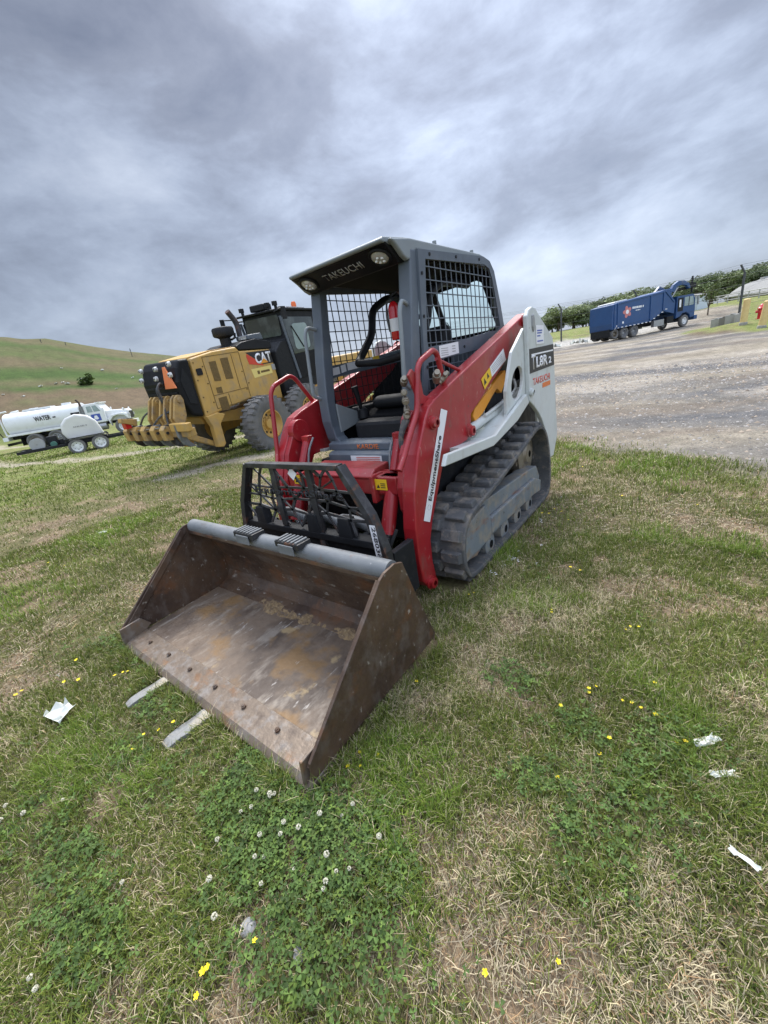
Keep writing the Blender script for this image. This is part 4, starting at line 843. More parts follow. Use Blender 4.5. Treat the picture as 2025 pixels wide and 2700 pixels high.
# ------------------------------------------------------------------ wheels used by every vehicle
def wheel(parent, c, r, w, name='wheel', rim_m=None, rimr=.55, lugs=0, side=1, dual=False, holes=8, tyre_m=None):
    """axle along the parent's x; side = +1: outer face towards +x"""
    cx, cy, cz = c; s = side; hw = w/2
    e = thing(name, '', 'x'); del e['label']; del e['category']; e.parent = parent; e.location = c; 
    ty = MB().lathe([(-hw*.75, r*rimr), (-hw*.95, r*.72), (-hw, r*.86), (-hw*.86, r*.965), (-hw*.5, r), (hw*.5, r), (hw*.86, r*.965), (hw, r*.86), (hw*.95, r*.72), (hw*.75, r*rimr)], (0, 0, 0), 'x', 40)
    for k in range(lugs):
        a = 2*math.pi*k/lugs
        for sg in (1, -1):
            a2 = a+(math.pi/lugs if sg == 1 else 0)
            ty.box((sg*hw*.50, math.cos(a2)*r*1.0, math.sin(a2)*r*1.0), (hw*.95, r*.085, r*.055), (a2-math.pi/2, 0, 0)) if sg == 1 else ty.box((sg*hw*.50, math.cos(a2)*r, math.sin(a2)*r), (hw*.95, r*.085, r*.055), (a2-math.pi/2, 0, 0))
            ty.box((sg*hw*.93, math.cos(a2)*r*.93, math.sin(a2)*r*.93), (hw*.14, r*.085, r*.14), (a2-math.pi/2, 0, 0))
    ty.build('tyre', tyre_m or M_tyre, e, smooth=True, angle=40)
    ri = MB(); R = r*rimr
    ri.lathe([(s*hw*.80, R*1.0), (s*hw*.82, R*.93), (s*hw*.30, R*.86), (s*hw*.10, R*.74), (s*hw*.14, R*.40), (s*hw*.42, R*.34), (s*hw*.46, R*.20), (s*hw*.44, .001)], (0, 0, 0), 'x', 30)
    ri.lathe([(-s*hw*.8, R), (-s*hw*.7, R*.8), (-s*hw*.5, .001)], (0, 0, 0), 'x', 20)
    for k in range(holes):
        a = 2*math.pi*k/holes; ri.cyl((s*hw*.11, math.cos(a)*R*.50, math.sin(a)*R*.50), (s*hw*.24, math.cos(a)*R*.50, math.sin(a)*R*.50), R*.055, 8)
    ri.build('rim', rim_m or M_white, e, smooth=True, angle=40)
    k = MB()
    for q in range(holes):
        a = 2*math.pi*(q+.5)/holes; k.cyl((s*hw*.05, math.cos(a)*R*.62, math.sin(a)*R*.62), (s*hw*.135, math.cos(a)*R*.62, math.sin(a)*R*.62), R*.085, 10)
    k.build('rim_openings', M_black, e)
    return e

# ------------------------------------------------------------------ motor grader
def make_grader():
    t = thing('motor_grader', 'yellow motor grader with black cab and rear ripper parked behind the track loader', 'motor grader')
    tz = gz(-7.0, 3.9)
    t.location = (-7.399, 3.925, -.014); t.rotation_euler = (Matrix.Rotation(.1421, 3, 'Z') @ Matrix.Rotation(.0679, 3, 'X') @ Matrix.Rotation(.049, 3, 'Y')).to_euler()
    def B(mb, name, m, parent=t, bevel=.008, **k): return mb.build(name, m, parent, bevel, **k)
    # engine hood
    side = [(-1.28, 1.14), (-1.22, 2.34), (-.6, 2.42), (.06, 2.44), (.14, 2.34), (1.14, 2.28), (1.20, 1.60), (1.20, 1.04), (.12, 1.27)]
    hood = B(MB().prism(side, -.60, .60), 'engine_hood', M_yellow, bevel=.035, segs=3)
    B(MB().prism([(-1.22, 2.345), (-.6, 2.427), (.04, 2.446), (.04, 2.455), (-.6, 2.445), (-1.2, 2.375)], -.50, .50), 'hood_top', M_yellow, hood, .01)
    for sg in (1, -1):
        x = .602*sg
        def P(y0, y1, z0, z1, m, name, t_=.006, sl=-.02):
            b = MB(); b.prism([(y0-sl*(z1-z0)*0, z0), (y1, z0-.02), (y1+.0, z1), (y0+.0, z1+.0)], x, x+t_*sg); return b.build(name, m, hood)
        for a, b_, c_, d in ((-.79, -.61, 1.82, 2.22), (-.47, -.26, 1.81, 2.25), (-.83, -.60, 1.18, 1.46), (-.81, -.66, 1.56, 1.68)): P(a, b_, c_, d, M_vent, 'vent')
        gv = MB()
        for (y, z0, z1) in ((-.93, 1.25, 2.32), (.10, 1.32, 2.32), (-.52, 1.22, 1.50), (-.14, 1.55, 2.3)): gv.bx(x, x+.004*sg, y-.007, y+.007, z0, z1)
        for (z, y0, y1) in ((1.53, -.93, .10), (2.33, -.93, .10), (1.25, -.93, .0)): gv.bx(x, x+.004*sg, y0, y1, z-.006, z+.006)
        gv.build('panel_seams', M_vent, hood)
        bo = MB(); r3 = random.Random(3)
        for y, z in ((-1.18, 2.25), (-1.2, 1.9), (-1.2, 1.55), (-1.22, 1.25), (-.98, 2.15), (-.98, 1.8), (-.98, 1.4), (.05, 1.9), (.05, 1.5), (.16, 1.62)): bo.cyl((x, y, z), (x+.012*sg, y, z), .015, 8)
        bo.build('hood_bolts', M_vent, hood)
        B(MB().prism(rrect(-1.17, -1.03, 1.99, 2.13, .03), x, x+.02*sg), 'hood_latch', M_black, hood, .004)
        # badge: black field, red wedge
        B(MB().prism([(.30, 2.285), (1.10, 2.265), (1.155, 1.955), (.78, 1.965)], x, x+.005*sg), 'badge', M_ink, hood, 0)
        B(MB().prism([(.30, 2.20), (.33, 2.02), (.80, 1.93), (.78, 1.962), (.33, 2.25)], x+.0005*sg, x+.004*sg), 'badge_stripe', M_inkred, hood, 0)
        u = Vector((0, sg, 0)); o_ = Vector((x+.006*sg, .56 if sg > 0 else 1.12, 1.985))
        lettering('badge_lettering', 'CAT', o_, u, (0, 0, 1), .56, .25, M_inkwhite, hood, .035)
        B(MB().prism([(.70, 1.985), (.98, 1.985), (.84, 2.10)], x+.0075*sg, x+.010*sg), 'badge_triangle', M_orange, hood, 0)
        B(MB().prism([(.34, 1.90), (1.02, 1.905), (1.04, 1.72), (.38, 1.69)], x, x+.005*sg), 'name_plate', mat('pale yellow plate', (.78, .62, .20), .5) if sg == 1 else M_stickyel, hood, 0)
        k = MB().bx(x+.005*sg, x+.007*sg, .52, .60, 1.76, 1.84).bx(x+.005*sg, x+.007*sg, .64, .95, 1.775, 1.825); k.build('plate_print', M_vent, hood)
        B(MB().prism([(1.05, 1.93), (1.17, 1.92), (1.18, 1.78), (1.06, 1.79)], x, x+.005*sg), 'number_patch', M_inkgrey, hood, 0)
    B(MB().prism([(.10, 2.45), (.16, 2.36), (1.25, 2.29), (1.25, 2.46), (.75, 2.56), (.3, 2.52)], -.56, .58), 'cowl', M_black, bevel=.02)
    B(MB().prism([(.60, 2.56), (.60, 2.66), (1.05, 2.68), (1.1, 2.52)], .1, .52), 'cowl_box', M_slate, bevel=.02); B(MB().bx(.2, .46, .585, .597, 2.57, 2.64), 'cowl_light', M_lens, bevel=.004)
    # bulging black rear guard
    g = MB().prism([(-1.30, 1.16), (-1.56, 1.24), (-1.66, 1.50), (-1.68, 1.95), (-1.60, 2.22), (-1.50, 2.36), (-1.25, 2.355), (-1.285, 1.8)], -.60, .60)
    rg = B(g, 'rear_guard', M_blackgloss, bevel=.06, segs=4)
    for sg in (1, -1): B(MB().prism([(-1.38, 1.45), (-1.55, 1.5), (-1.60, 1.95), (-1.47, 2.2), (-1.37, 1.9)], .60*sg, .612*sg), 'guard_recess', M_black, rg, .004)
    for z in (1.5, 1.62, 1.74, 1.86): B(MB().bx(-.5, .5, -1.70, -1.66, z-.02, z+.02), 'grille_slat', M_black, rg, .004)
    B(MB().prism([(.20, 1.84), (.56, 1.84), (.40, 2.26), (.34, 2.26)], -1.72, -1.69, 'y'), 'slow_vehicle_triangle', M_reflor, rg, .004)
    for x, z in ((.02, 2.30), (.02, 2.06), (.50, 2.36), (.52, 2.10), (-.5, 2.3), (-.5, 2.06)):
        l = B(MB().lathe([(0, .01), (0, .055), (-.05, .045), (-.06, .02)], (x, -1.64 if z > 2.2 else -1.70, z-.06 if z > 2.2 else z), 'y', 14), 'rear_lamp', M_lens, rg, 0, smooth=True)
    # air cleaner and exhaust
    B(MB().lathe([(2.40, .13), (2.66, .13), (2.68, .16), (2.71, .24), (2.74, .255), (2.86, .255), (2.90, .23), (2.92, .12), (2.92, .001)], (0, .36, 0), 'z', 26), 'air_cleaner', M_black, bevel=0, smooth=True)
    B(MB().tube(rounded([(0, .84, 2.45), (0, .86, 2.98), (0, .66, 3.24)], .12), .068, 14), 'exhaust_pipe', mat('sooty steel', (.06, .055, .06), .55, .3, layers=[(RUST, 6, .5, .7, .6)]), bevel=0, smooth=True)
    B(MB().tube([(0, .55, 2.62), (0, .68, 2.66), (0, .70, 2.76)], .03, 8), 'breather', M_black, bevel=0, smooth=True)
    # cab
    cabp = [(1.72, 2.45), (1.74, 3.14), (3.15, 3.08), (3.20, 2.9), (3.10, 1.45), (2.75, 1.15), (1.30, 1.10), (1.22, 1.6), (1.22, 2.20), (1.5, 2.42)]
    cab = B(MB().prism(cabp, -.70, .70), 'cab', M_black, bevel=.03, segs=3)
    for sg in (1, -1):
        x = .702*sg
        B(MB().prism([(1.72, 2.98), (2.95, 2.93), (3.02, 2.10), (1.92, 2.06)], x, x+.012*sg), 'side_window', M_glassdark, cab, .004)
        B(MB().prism(rrect(2.02, 2.66, 2.16, 2.80, .1), x+.012*sg, x+.02*sg), 'door_window', M_glassgreen, cab, .002)
        B(MB().prism([(1.62, 3.0), (1.70, 3.0), (1.98, 1.45), (1.90, 1.42)], x, x+.03*sg), 'door_post', M_slate, cab, .006)
        B(MB().prism([(1.92, 2.02), (3.02, 2.06), (2.95, 1.45), (2.0, 1.42)], x, x+.016*sg), 'door', M_blackgloss, cab, .006)
        B(MB().tube([(x+.03*sg, 2.0, 2.75), (x+.035*sg, 2.35, 2.2)], .014, 6), 'wiper', M_black, cab, 0)
        B(MB().tube([(x, 1.5, 3.1), (x+.35*sg, 1.4, 3.14)], .016, 6).box((x+.4*sg, 1.4, 3.03), (.05, .12, .28)), 'mirror', M_black, cab, .004)
    B(MB().prism([(1.62, 3.12), (1.74, 3.135), (3.2, 3.075), (3.25, 3.10), (3.2, 3.13), (1.74, 3.19), (1.60, 3.17)], -.76, .76), 'cab_roof', M_black, cab, .015)
    B(MB().prism([(2.1, 3.14), (2.25, 3.24), (3.0, 3.2), (3.1, 3.09)], -.4, .5), 'roof_hatch', M_slate, cab, .02)
    B(MB().lathe([(0, .07), (.10, .07), (.15, .05), (.16, .001)], (.35, 2.75, 3.21), 'z', 16), 'beacon', M_beacon, cab, 0, smooth=True)
    B(MB().lathe([(0, .08), (.06, .08), (.09, .05)], (.1, 2.45, 3.20), 'z', 16), 'antenna_dome', M_black, cab, 0, smooth=True)
    B(MB().bx(-.28, .22, 1.68, 2.0, 3.2, 3.36), 'roof_box', M_black, cab, .03)
    B(MB().prism(rrect(-.6, .6, 2.55, 3.05, .06), 1.705, 1.725, 'y'), 'rear_window', M_glassdark, cab, .004)
    for x in (.62, .36, -.58): B(MB().cyl((x, 1.70, 3.18), (x, 1.70, 3.26), .04, 10).box((x, 1.68, 3.30), (.10, .1, .1)), 'roof_lamp', M_black, cab, .004)
    B(MB().tube([(-.7, 1.75, 3.05), (-.82, 1.62, 3.06)], .02, 6).lathe([(0, .05), (.05, .07), (.08, .05)], (-.84, 1.56, 3.07), 'y', 12), 'roof_lamp', M_black, cab, 0)
    # frame, tandem, wheels
    B(MB().prism([(-1.25, 1.14), (1.4, 1.02), (1.5, .72), (.6, .68), (-.4, .85), (-1.2, .98)], -.34, .34), 'rear_frame', M_yellow, bevel=.02)
    B(MB().prism([(1.3, 1.0), (3.0, 1.1), (4.3, 1.75), (6.9, 1.7), (6.9, 1.42), (4.5, 1.4), (3.2, .75), (1.3, .7)], -.22, .22), 'front_frame', M_yellow, bevel=.03)
    for sg in (1, -1): B(MB().prism(rrect(-.20, 1.70, .48, .86, .15), .66*sg, .84*sg), 'tandem_case', M_yellow_dirty, bevel=.02)
    for sg in (1, -1):
        for y in (0, 1.51): wheel(t, (1.03*sg, y, .655), .655, .40, 'wheel', M_yellow, .52, 26, sg, holes=10)
        wheel(t, (1.0*sg, 6.1, .655), .655, .38, 'wheel', M_yellow, .52, 26, sg, holes=10)
    B(MB().bx(-1.7, 1.7, 3.6, 3.7, .12, .72).prism([(-.9, .8), (.9, .8), (.9, .95), (-.9, .95)], 3.0, 4.3, 'y'), 'mouldboard', M_yellow_dirty, bevel=.02)
    B(MB().bx(-.9, .9, 6.0, 6.2, .5, .75).bx(-.2, .2, 5.95, 6.25, .7, 1.45), 'front_axle', M_yellow, bevel=.02)
    # ripper
    for sg in (1, -1): B(MB().prism([(-1.30, 1.16), (-.98, 1.18), (-.80, 1.10), (-1.0, .92), (-1.02, .48), (-1.10, .42), (-1.24, .46), (-1.22, .92)], .50*sg, .64*sg), 'ripper_bracket', M_yellow, bevel=.02)
    rp = MB()
    for sg in (1, -1): rp.prism([(-1.08, .48), (-1.20, .60), (-1.95, 1.06), (-2.05, .98), (-1.90, .86), (-1.15, .44)], .38*sg, .48*sg)
    rp.bx(-1.05, 1.05, -2.10, -1.94, .93, 1.10)
    rb = B(rp, 'ripper_frame', M_yellow_dirty, bevel=.02)
    up = MB()
    for x in (-.30, -.16, .10, .24, .46, .58): up.prism([(-1.98, 1.06), (-2.02, 1.30), (-1.86, 1.66), (-1.78, 1.72), (-1.70, 1.70), (-1.67, 1.60), (-1.72, 1.30), (-1.86, 1.06)], x-.025, x+.025)
    for x in (-.23, .17, .52): up.cyl((x-.12, -1.77, 1.61), (x+.12, -1.77, 1.61), .055, 14); up.cyl((x-.11, -1.93, 1.15), (x+.11, -1.93, 1.15), .05, 14)
    B(up, 'ripper_link', M_yellow_dirty, bevel=.008); B(MB().bx(.56, 1.12, -2.16, -2.04, 1.06, 1.22), 'ripper_beam_end', M_yellow, rb, .015)
    B(MB().tube([(.0, -1.72, 1.55), (.0, -1.25, 1.32)], .07, 12).tube([(.3, -1.72, 1.55), (.3, -1.25, 1.32)], .07, 12), 'ripper_cylinder', M_yellow, bevel=0, smooth=True)
    for i, x in enumerate((-.92, -.60, -.28, .06, .40, .74)):
        B(MB().prism([(-2.16, 1.20), (-2.02, 1.20), (-2.02, .95), (-1.96, .80), (-1.84, .68), (-1.98, .70), (-2.10, .78), (-2.16, .95)], x-.035, x+.035), 'ripper_shank', M_pipe if i % 2 else M_lattice, rb, .008)
    for x in (-.92, -.60, -.28, .06, .40): B(MB().prism([(-2.24, .90), (-2.26, 1.12), (-2.18, 1.20), (-2.10, 1.16), (-2.10, .88)], x-.075, x+.075), 'shank_holder', M_yellow_dirty, rb, .01); B(MB().cyl((x-.10, -2.19, 1.05), (x+.10, -2.19, 1.05), .03, 10), 'shank_pin', M_lattice, rb, 0)
    for i, (a, b_) in enumerate((((-.7, -2.05, 1.12), (-.2, -1.72, 1.5)), ((.3, -2.0, 1.12), (.1, -1.6, 1.75)), ((-.2, -2.1, 1.1), (.45, -1.7, 1.45)))): B(MB().tube(rounded([a, tuple((Vector(a)+Vector(b_))/2+Vector((.05, -.12, .10))), b_], .15, 5), .02, 8), 'hydraulic_hose', M_rubber, rb, 0, smooth=True)
    B(MB().prism([(-2.1, 1.2), (-2.4, 1.34), (-2.38, 1.42), (-2.06, 1.34)], -.75, -.62), 'tow_arm', M_yellow_dirty, rb, .01); B(MB().bx(-.80, -.66, -2.32, -2.2, 1.18, 1.32), 'ripper_valve', M_extred, rb, .01)
    B(MB().tube(rounded([(.0, -1.55, 1.80), (.1, -1.75, 1.95), (.16, -1.9, 1.85), (.14, -1.85, 1.6)], .1, 5), .022, 8).tube(rounded([(.04, -1.55, 1.80), (.15, -1.75, 1.99), (.22, -1.9, 1.9), (.2, -1.85, 1.6)], .1, 5), .022, 8), 'hydraulic_hose', M_rubber, bevel=0, smooth=True)
    B(MB().tube([(-.9, -2.18, 1.10), (.5, -2.20, 1.16)], .018, 6), 'lock_bar', M_brass, rb, 0)
    return t
make_grader()

# ------------------------------------------------------------------ white water truck
def make_water_truck():
    yaw = math.atan2(4.51, 2.77)                 # heading of its bonnet
    t = thing('water_truck', 'white tank truck with black WATER lettering standing at the foot of the mound', 'tank truck', (-33.3+.35, 4.82-.1, -.02), yaw-math.pi/2)
    # local: y forward, +x = its right flank (towards the camera), origin under rear axle
    t.location = Vector(t.location)-Vector((math.sin(yaw), -math.cos(yaw), 0))*1.05; t.location.z = gz(t.location.x, t.location.y)-.03
    def B(mb, name, m, parent=t, bevel=.01, **k): return mb.build(name, m, parent, bevel, **k)
    B(MB().bx(-.42, .42, -1.4, 5.6, .78, .98), 'chassis', M_black)
    tk = MB(); n = 28
    prof = [((.98*abs(math.cos(a))**.75*math.copysign(1, math.cos(a))), 1.76+.72*abs(math.sin(a))**.8*math.copysign(1, math.sin(a))) for a in (2*math.pi*k/n for k in range(n))]
    tk.prism(prof, -1.30, 3.05, 'y'); tank = B(tk, 'water_tank', M_white, bevel=.05, segs=3, smooth=True)
    B(MB().bx(-1.02, 1.02, -1.34, 3.0, 1.02, 1.16), 'tank_skirt', M_white, tank)
    B(MB().bx(-.45, .45, -.2, 1.4, 2.46, 2.56), 'walkway', M_white, tank); B(MB().cyl((0, 2.2, 2.45), (0, 2.2, 2.62), .28, 16).cyl((0, .3, 2.45), (0, .3, 2.6), .25, 16), 'tank_hatch', M_white, tank, 0)
    B(MB().tube(rounded([(.85, -1.42, 1.1), (.85, -1.42, 2.55), (.85, -.9, 2.60)], .15), .05, 10).tube(rounded([(-.85, -1.42, 1.1), (-.85, -1.42, 2.55), (-.85, -.9, 2.60)], .15), .05, 10), 'spray_pipe', M_white, tank, 0, smooth=True)
    B(MB().bx(-1.1, 1.1, -1.62, -1.34, .78, 1.02), 'rear_platform', M_white); B(MB().tube([(1.0, -1.58, 1.0), (1.0, -1.68, 1.35)], .03, 6).tube([(-1.0, -1.58, 1.0), (-1.0, -1.68, 1.35)], .03, 6).bx(-.9, .9, -1.6, -1.5, .45, .62), 'spray_bar', M_black)
    lettering('tank_lettering', 'WATER', (.985, .42, 1.72), (0, 1, 0), (.05, 0, 1), .92, .30, M_ink, tank, .02, extr=.012)
    B(MB().bx(.985, .995, 1.45, 1.62, 1.78, 1.86), 'lettering_mark', M_ink, tank, 0)
    cab = B(MB().prism([(3.30, .98), (3.28, 2.22), (3.45, 2.30), (4.15, 2.30), (4.42, 1.78), (4.46, .98)], -.98, .98), 'cab', M_white, bevel=.05, segs=3)
    for sg in (1, -1):
        B(MB().prism([(3.48, 1.74), (3.50, 2.14), (3.78, 2.14), (3.80, 1.74)], .985*sg, .995*sg), 'side_window', M_glassgreen, cab, .003)
        B(MB().prism([(3.86, 1.74), (3.84, 2.14), (4.08, 2.14), (4.26, 1.74)], .985*sg, .995*sg), 'vent_window', M_glassgreen, cab, .003)
        B(MB().prism([(3.60, 1.12), (3.60, 1.58), (4.15, 1.58), (4.15, 1.12)], .985*sg, .992*sg), 'door_emblem', M_inkblue, cab, 0)
        B(MB().prism([(3.74, 1.28), (3.80, 1.48), (3.95, 1.48), (4.02, 1.26), (3.88, 1.20)], .993*sg, .998*sg), 'emblem_mark', M_inkwhite, cab, 0)
        B(MB().prism([(4.62, .62), (4.62, .98), (4.85, 1.22), (5.15, 1.30), (5.55, 1.22), (5.75, .95), (5.75, 1.32), (5.4, 1.42), (4.75, 1.36), (4.5, 1.1)], .62*sg, 1.02*sg), 'front_fender', M_white, bevel=.03)
        B(MB().lathe([(0, .02), (.03, .10), (.10, .10)], (.9*sg, 5.55, 1.62), 'y', 12), 'mirror', M_white, bevel=0); B(MB().box((1.05*sg, 4.45, 1.75), (.10, .08, .34)), 'side_mirror', M_white, bevel=.01)
        B(MB().box((.72*sg, 5.86, 1.22), (.2, .06, .2)), 'headlight', M_lens)
    B(MB().prism([(4.15, 1.80), (4.38, 1.80), (4.16, 2.22)], -.85, .85), 'windscreen', M_glassdark, cab, .01)
    B(MB().bx(-.95, .95, 4.05, 4.32, 2.27, 2.33), 'sun_visor', M_white, cab, .01)
    B(MB().prism([(4.42, .98), (4.42, 1.72), (5.70, 1.60), (5.82, 1.50), (5.84, .92)], -.68, .68), 'bonnet', M_white, bevel=.06, segs=3); B(MB().bx(-.55, .55, 5.835, 5.86, .95, 1.45), 'grille', M_black)
    B(MB().bx(-1.0, 1.0, 5.85, 6.0, .60, .84), 'bumper', M_white)
    B(MB().tube([(.80, 3.16, .9), (.80, 3.16, 2.45), (.80, 3.04, 2.68)], .07, 10), 'exhaust_stack', mat('rusty stack', (.07, .045, .035), .7), bevel=0, smooth=True)
    B(MB().bx(.55, 1.0, 3.1, 3.32, 1.0, 2.2), 'stack_guard', M_pipe); B(MB().cyl((.72, 3.4, .72), (.72, 4.3, .72), .26, 16), 'fuel_tank', M_greymetal, bevel=.02)
    for y in (0, 1.25):
        for sg in (1, -1): wheel(t, (.82*sg, y, .50), .50, .52, 'wheel', M_greymetal if y else M_brass, .56, 0, sg)
    for sg in (1, -1): wheel(t, (.90*sg, 5.28, .50), .50, .28, 'wheel', M_white, .56, 0, sg)
    for y0 in (-.75, 1.95): B(MB().bx(-1.0, 1.0, y0, y0+.03, .35, .85), 'mud_flap', M_black, bevel=0)
make_water_truck()

# ------------------------------------------------------------------ twin-axle trailer with a plastic tank
def make_trailer():
    p1 = Vector((-19.84, 3.56, 0)); d = Vector((.30, .95, 0)).normalized(); yaw = math.atan2(d.y, d.x)
    t = thing('tank_trailer', 'black twin axle trailer carrying a milky white tank beside the water truck', 'tank trailer', (0, 0, 0), yaw-math.pi/2)
    nx = Vector((d.y, -d.x, 0)); t.location = p1-nx*.78; t.location.z = gz(t.location.x, t.location.y)-.04
    def B(mb, name, m, parent=t, bevel=.008, **k): return mb.build(name, m, parent, bevel, **k)
    fr = MB(); fr.bx(-.68, -.60, -2.1, 2.2, .42, .54); fr.bx(.60, .68, -2.1, 2.2, .42, .54)
    for y in (-2.0, -1.0, 0, 1.2, 2.1): fr.bx(-.64, .64, y-.04, y+.04, .43, .52)
    fr.prism([(-.64, 2.15), (.64, 2.15), (.06, 3.4), (-.06, 3.4)], .43, .53, 'z'); B(fr, 'frame', M_black)
    a = [(-.58, .60), (-.74, .98), (-.70, 1.32), (-.45, 1.58), (-.05, 1.70), (.35, 1.58), (.62, 1.30), (.72, .92), (.78, .60)]
    a = [(y+.38, z) for y, z in a]; tk = B(MB().prism(a, -.58, .60), 'plastic_tank', M_plastic, bevel=.10, segs=4, smooth=True)
    B(MB().cyl((0, .35, 1.68), (0, .35, 1.77), .17, 16), 'tank_lid', M_black, tk, .01)
    lt = MB(); 
    for i, w in enumerate((.04, .035, .05, .03, .045, .05, .02, .05)): lt.bx(.602, .612, .12+.065*i, .12+.065*i+w, 1.13, 1.19)
    lt.build('tank_print', M_inkgrey, tk)
    B(MB().bx(-.6, .6, -.30, 1.22, .54, .60), 'tank_cradle', M_black, tk)
    for y in (0, .88):
        for sg in (1, -1): wheel(t, (.80*sg, y, .33), .33, .22, 'wheel', M_white, .66, 0, sg, holes=6)
    for sg in (1, -1): B(MB().prism([(-.42, .60), (-.35, .72), (1.23, .72), (1.31, .60), (1.27, .60), (1.2, .69), (-.32, .69), (-.38, .60)], .66*sg, .95*sg), 'fender', M_black)
    B(MB().lathe([(-.15, .02), (-.15, .27), (-.12, .27), (-.12, .12), (.12, .12), (.12, .27), (.15, .27), (.15, .02)], (.35, -1.35, .70), 'x', 24), 'hose_reel', M_greymetal, bevel=0, smooth=True); B(MB().lathe([(-.115, .12), (-.115, .22), (.115, .22), (.115, .12)], (.35, -1.35, .70), 'x', 24), 'wound_hose', M_black, bevel=0, smooth=True)
    B(MB().bx(-.3, .3, -1.0, -.62, .54, .95).bx(-.2, .2, -.62, -.45, .54, .75), 'pump_engine', M_black, bevel=.03); B(MB().cyl((.15, -.8, .6), (.45, -.8, .6), .12, 14), 'pump', mat('pump green', (.05, .16, .12), .5), bevel=.01)
    B(MB().bx(.2, .26, 2.9, 2.96, 0, .5), 'jack', M_black)
make_trailer()

# ------------------------------------------------------------------ blue front-loading garbage truck
def make_garbage_truck():
    d = Vector((.549, .836, 0)); yaw = math.atan2(d.y, d.x); nx = Vector((d.y, -d.x, 0))
    t = thing('garbage_truck', 'blue garbage truck with a pinkish star emblem driving across the gravel yard', 'garbage truck', (0, 0, 0), yaw-math.pi/2)
    t.location = Vector((-3.85, 40.8, 0))-nx*1.05; z0, z1 = gz(t.location.x, t.location.y), gz(t.location.x+d.x*7.15, t.location.y+d.y*7.15); t.location.z = z0+.02; t.rotation_euler.x = math.atan2(z1-z0, 7.15)
    def B(mb, name, m, parent=t, bevel=.02, **k): return mb.build(name, m, parent, bevel, **k)
    B(MB().bx(-.45, .45, -1.4, 8.4, .62, .95), 'chassis', M_black)
    body = [(-1.50, .88), (-1.56, 1.4), (-1.46, 2.86), (-.9, 2.95), (3.6, 3.22), (4.4, 3.34), (5.35, 3.34), (5.15, 2.85), (5.7, 2.2), (5.65, 1.25), (4.3, 1.62), (2.9, 1.0), (.6, .92)]
    bd = B(MB().prism(body, -1.22, 1.22), 'packer_body', M_blue, bevel=.05, segs=3)
    for sg in (1, -1):
        x = 1.222*sg; rb = MB()
        for y, z0, z1 in ((-.95, .98, 2.9), (-1.3, .95, 2.84), (2.75, 1.05, 3.12), (4.25, 1.7, 3.28)): rb.bx(x, x+.06*sg, y-.07, y+.07, z0, z1)
        rb.prism([(-.95, 2.80), (4.3, 3.12), (4.3, 3.24), (-.95, 2.90)], x, x+.05*sg); rb.prism([(-.9, 1.12), (2.7, 1.22), (2.7, 1.30), (-.9, 1.20)], x, x+.03*sg)
        rb.prism([(4.35, 3.2), (4.5, 3.25), (5.6, 2.3), (5.5, 2.2)], x, x+.05*sg)
        B(rb, 'body_rib', M_blue, bd, .01)
        # emblem: petals round a centre
        cy, cz = .10, 2.10
        for k in range(5):
            a = 2*math.pi*k/5+.6; B(MB().prism(ellipse(cy+.27*math.cos(a), cz+.27*math.sin(a), .22, .16, 14, a), x, x+.008*sg), 'emblem_petal', mat('emblem red', (.55, .20, .19), .5) if (k == 0 and sg == 1) else bpy.data.materials['emblem red'], bd, 0)
        B(MB().prism(ellipse(cy, cz, .17, .17, 14), x+.009*sg, x+.013*sg), 'emblem_centre', M_inkwhite, bd, 0)
        k = MB()
        for i, w in enumerate((.12, .11, .10, .13, .10, .12, .12, .05, .11)): k.prism([(.66+.145*i, 2.26), (.66+.145*i+w, 2.26), (.66+.145*i+w, 2.42), (.66+.145*i, 2.42)], x, x+.008*sg)
        for i, w in enumerate((.08, .07, .09, .08, .06)): k.prism([(1.05+.11*i, 2.07), (1.05+.11*i+w, 2.07), (1.05+.11*i+w, 2.14), (1.05+.11*i, 2.14)], x, x+.008*sg)
        k.build('company_lettering', M_inkwhite, bd)
        k = MB()
        for i in range(13): y = -1.0+.46*i; k.bx(x, x+.012*sg, y, y+.22, .94 if y < 2.8 else 1.0+(y-2.8)*.42, 1.0 if y < 2.8 else 1.06+(y-2.8)*.42)
        k.build('reflector_strip', M_inkwhite, bd)
        for y, z in ((-1.0, 1.12), (-1.25, 1.0), (-.35, 1.32)): B(MB().prism(ellipse(y, z, .10, .10, 10), x, x+.015*sg), 'round_sticker', M_inkwhite, bd, 0)
        # front arm arching over the cab
        arm = [(5.0, 3.1), (5.35, 3.6), (5.9, 3.84), (6.6, 3.82), (7.2, 3.55), (7.45, 3.15), (7.25, 3.1), (6.95, 3.38), (6.4, 3.5), (5.8, 3.42), (5.45, 3.0)]
        B(MB().prism(arm if sg > 0 else arm[3:-2]+[(5.9, 3.3)], 1.0*sg, 1.24*sg), 'lift_arm', M_blue, bevel=.02)
        B(MB().tube([(1.12*sg, 5.2, 2.5), (1.12*sg, 6.0, 3.35)], .07, 10), 'arm_cylinder', M_greymetal, bevel=0, smooth=True)
    B(MB().prism([(5.35, 3.15), (5.4, 3.3), (7.2, 3.3), (7.3, 3.12)], -1.0, 1.0), 'arm_canopy', M_black)
    B(MB().bx(-1.2, 1.2, 7.25, 7.55, 3.08, 3.28).bx(-.9, -.75, 7.4, 8.6, 3.15, 3.55).bx(.75, .9, 7.4, 8.6, 3.15, 3.55).bx(.76, .88, 8.1, 8.22, 2.75, 4.1), 'fork', M_black)
    B(MB().prism([(-.95, 2.98), (-.9, 3.06), (.4, 3.14), (.4, 3.06)], -.9, .9), 'roof_cover', M_white)
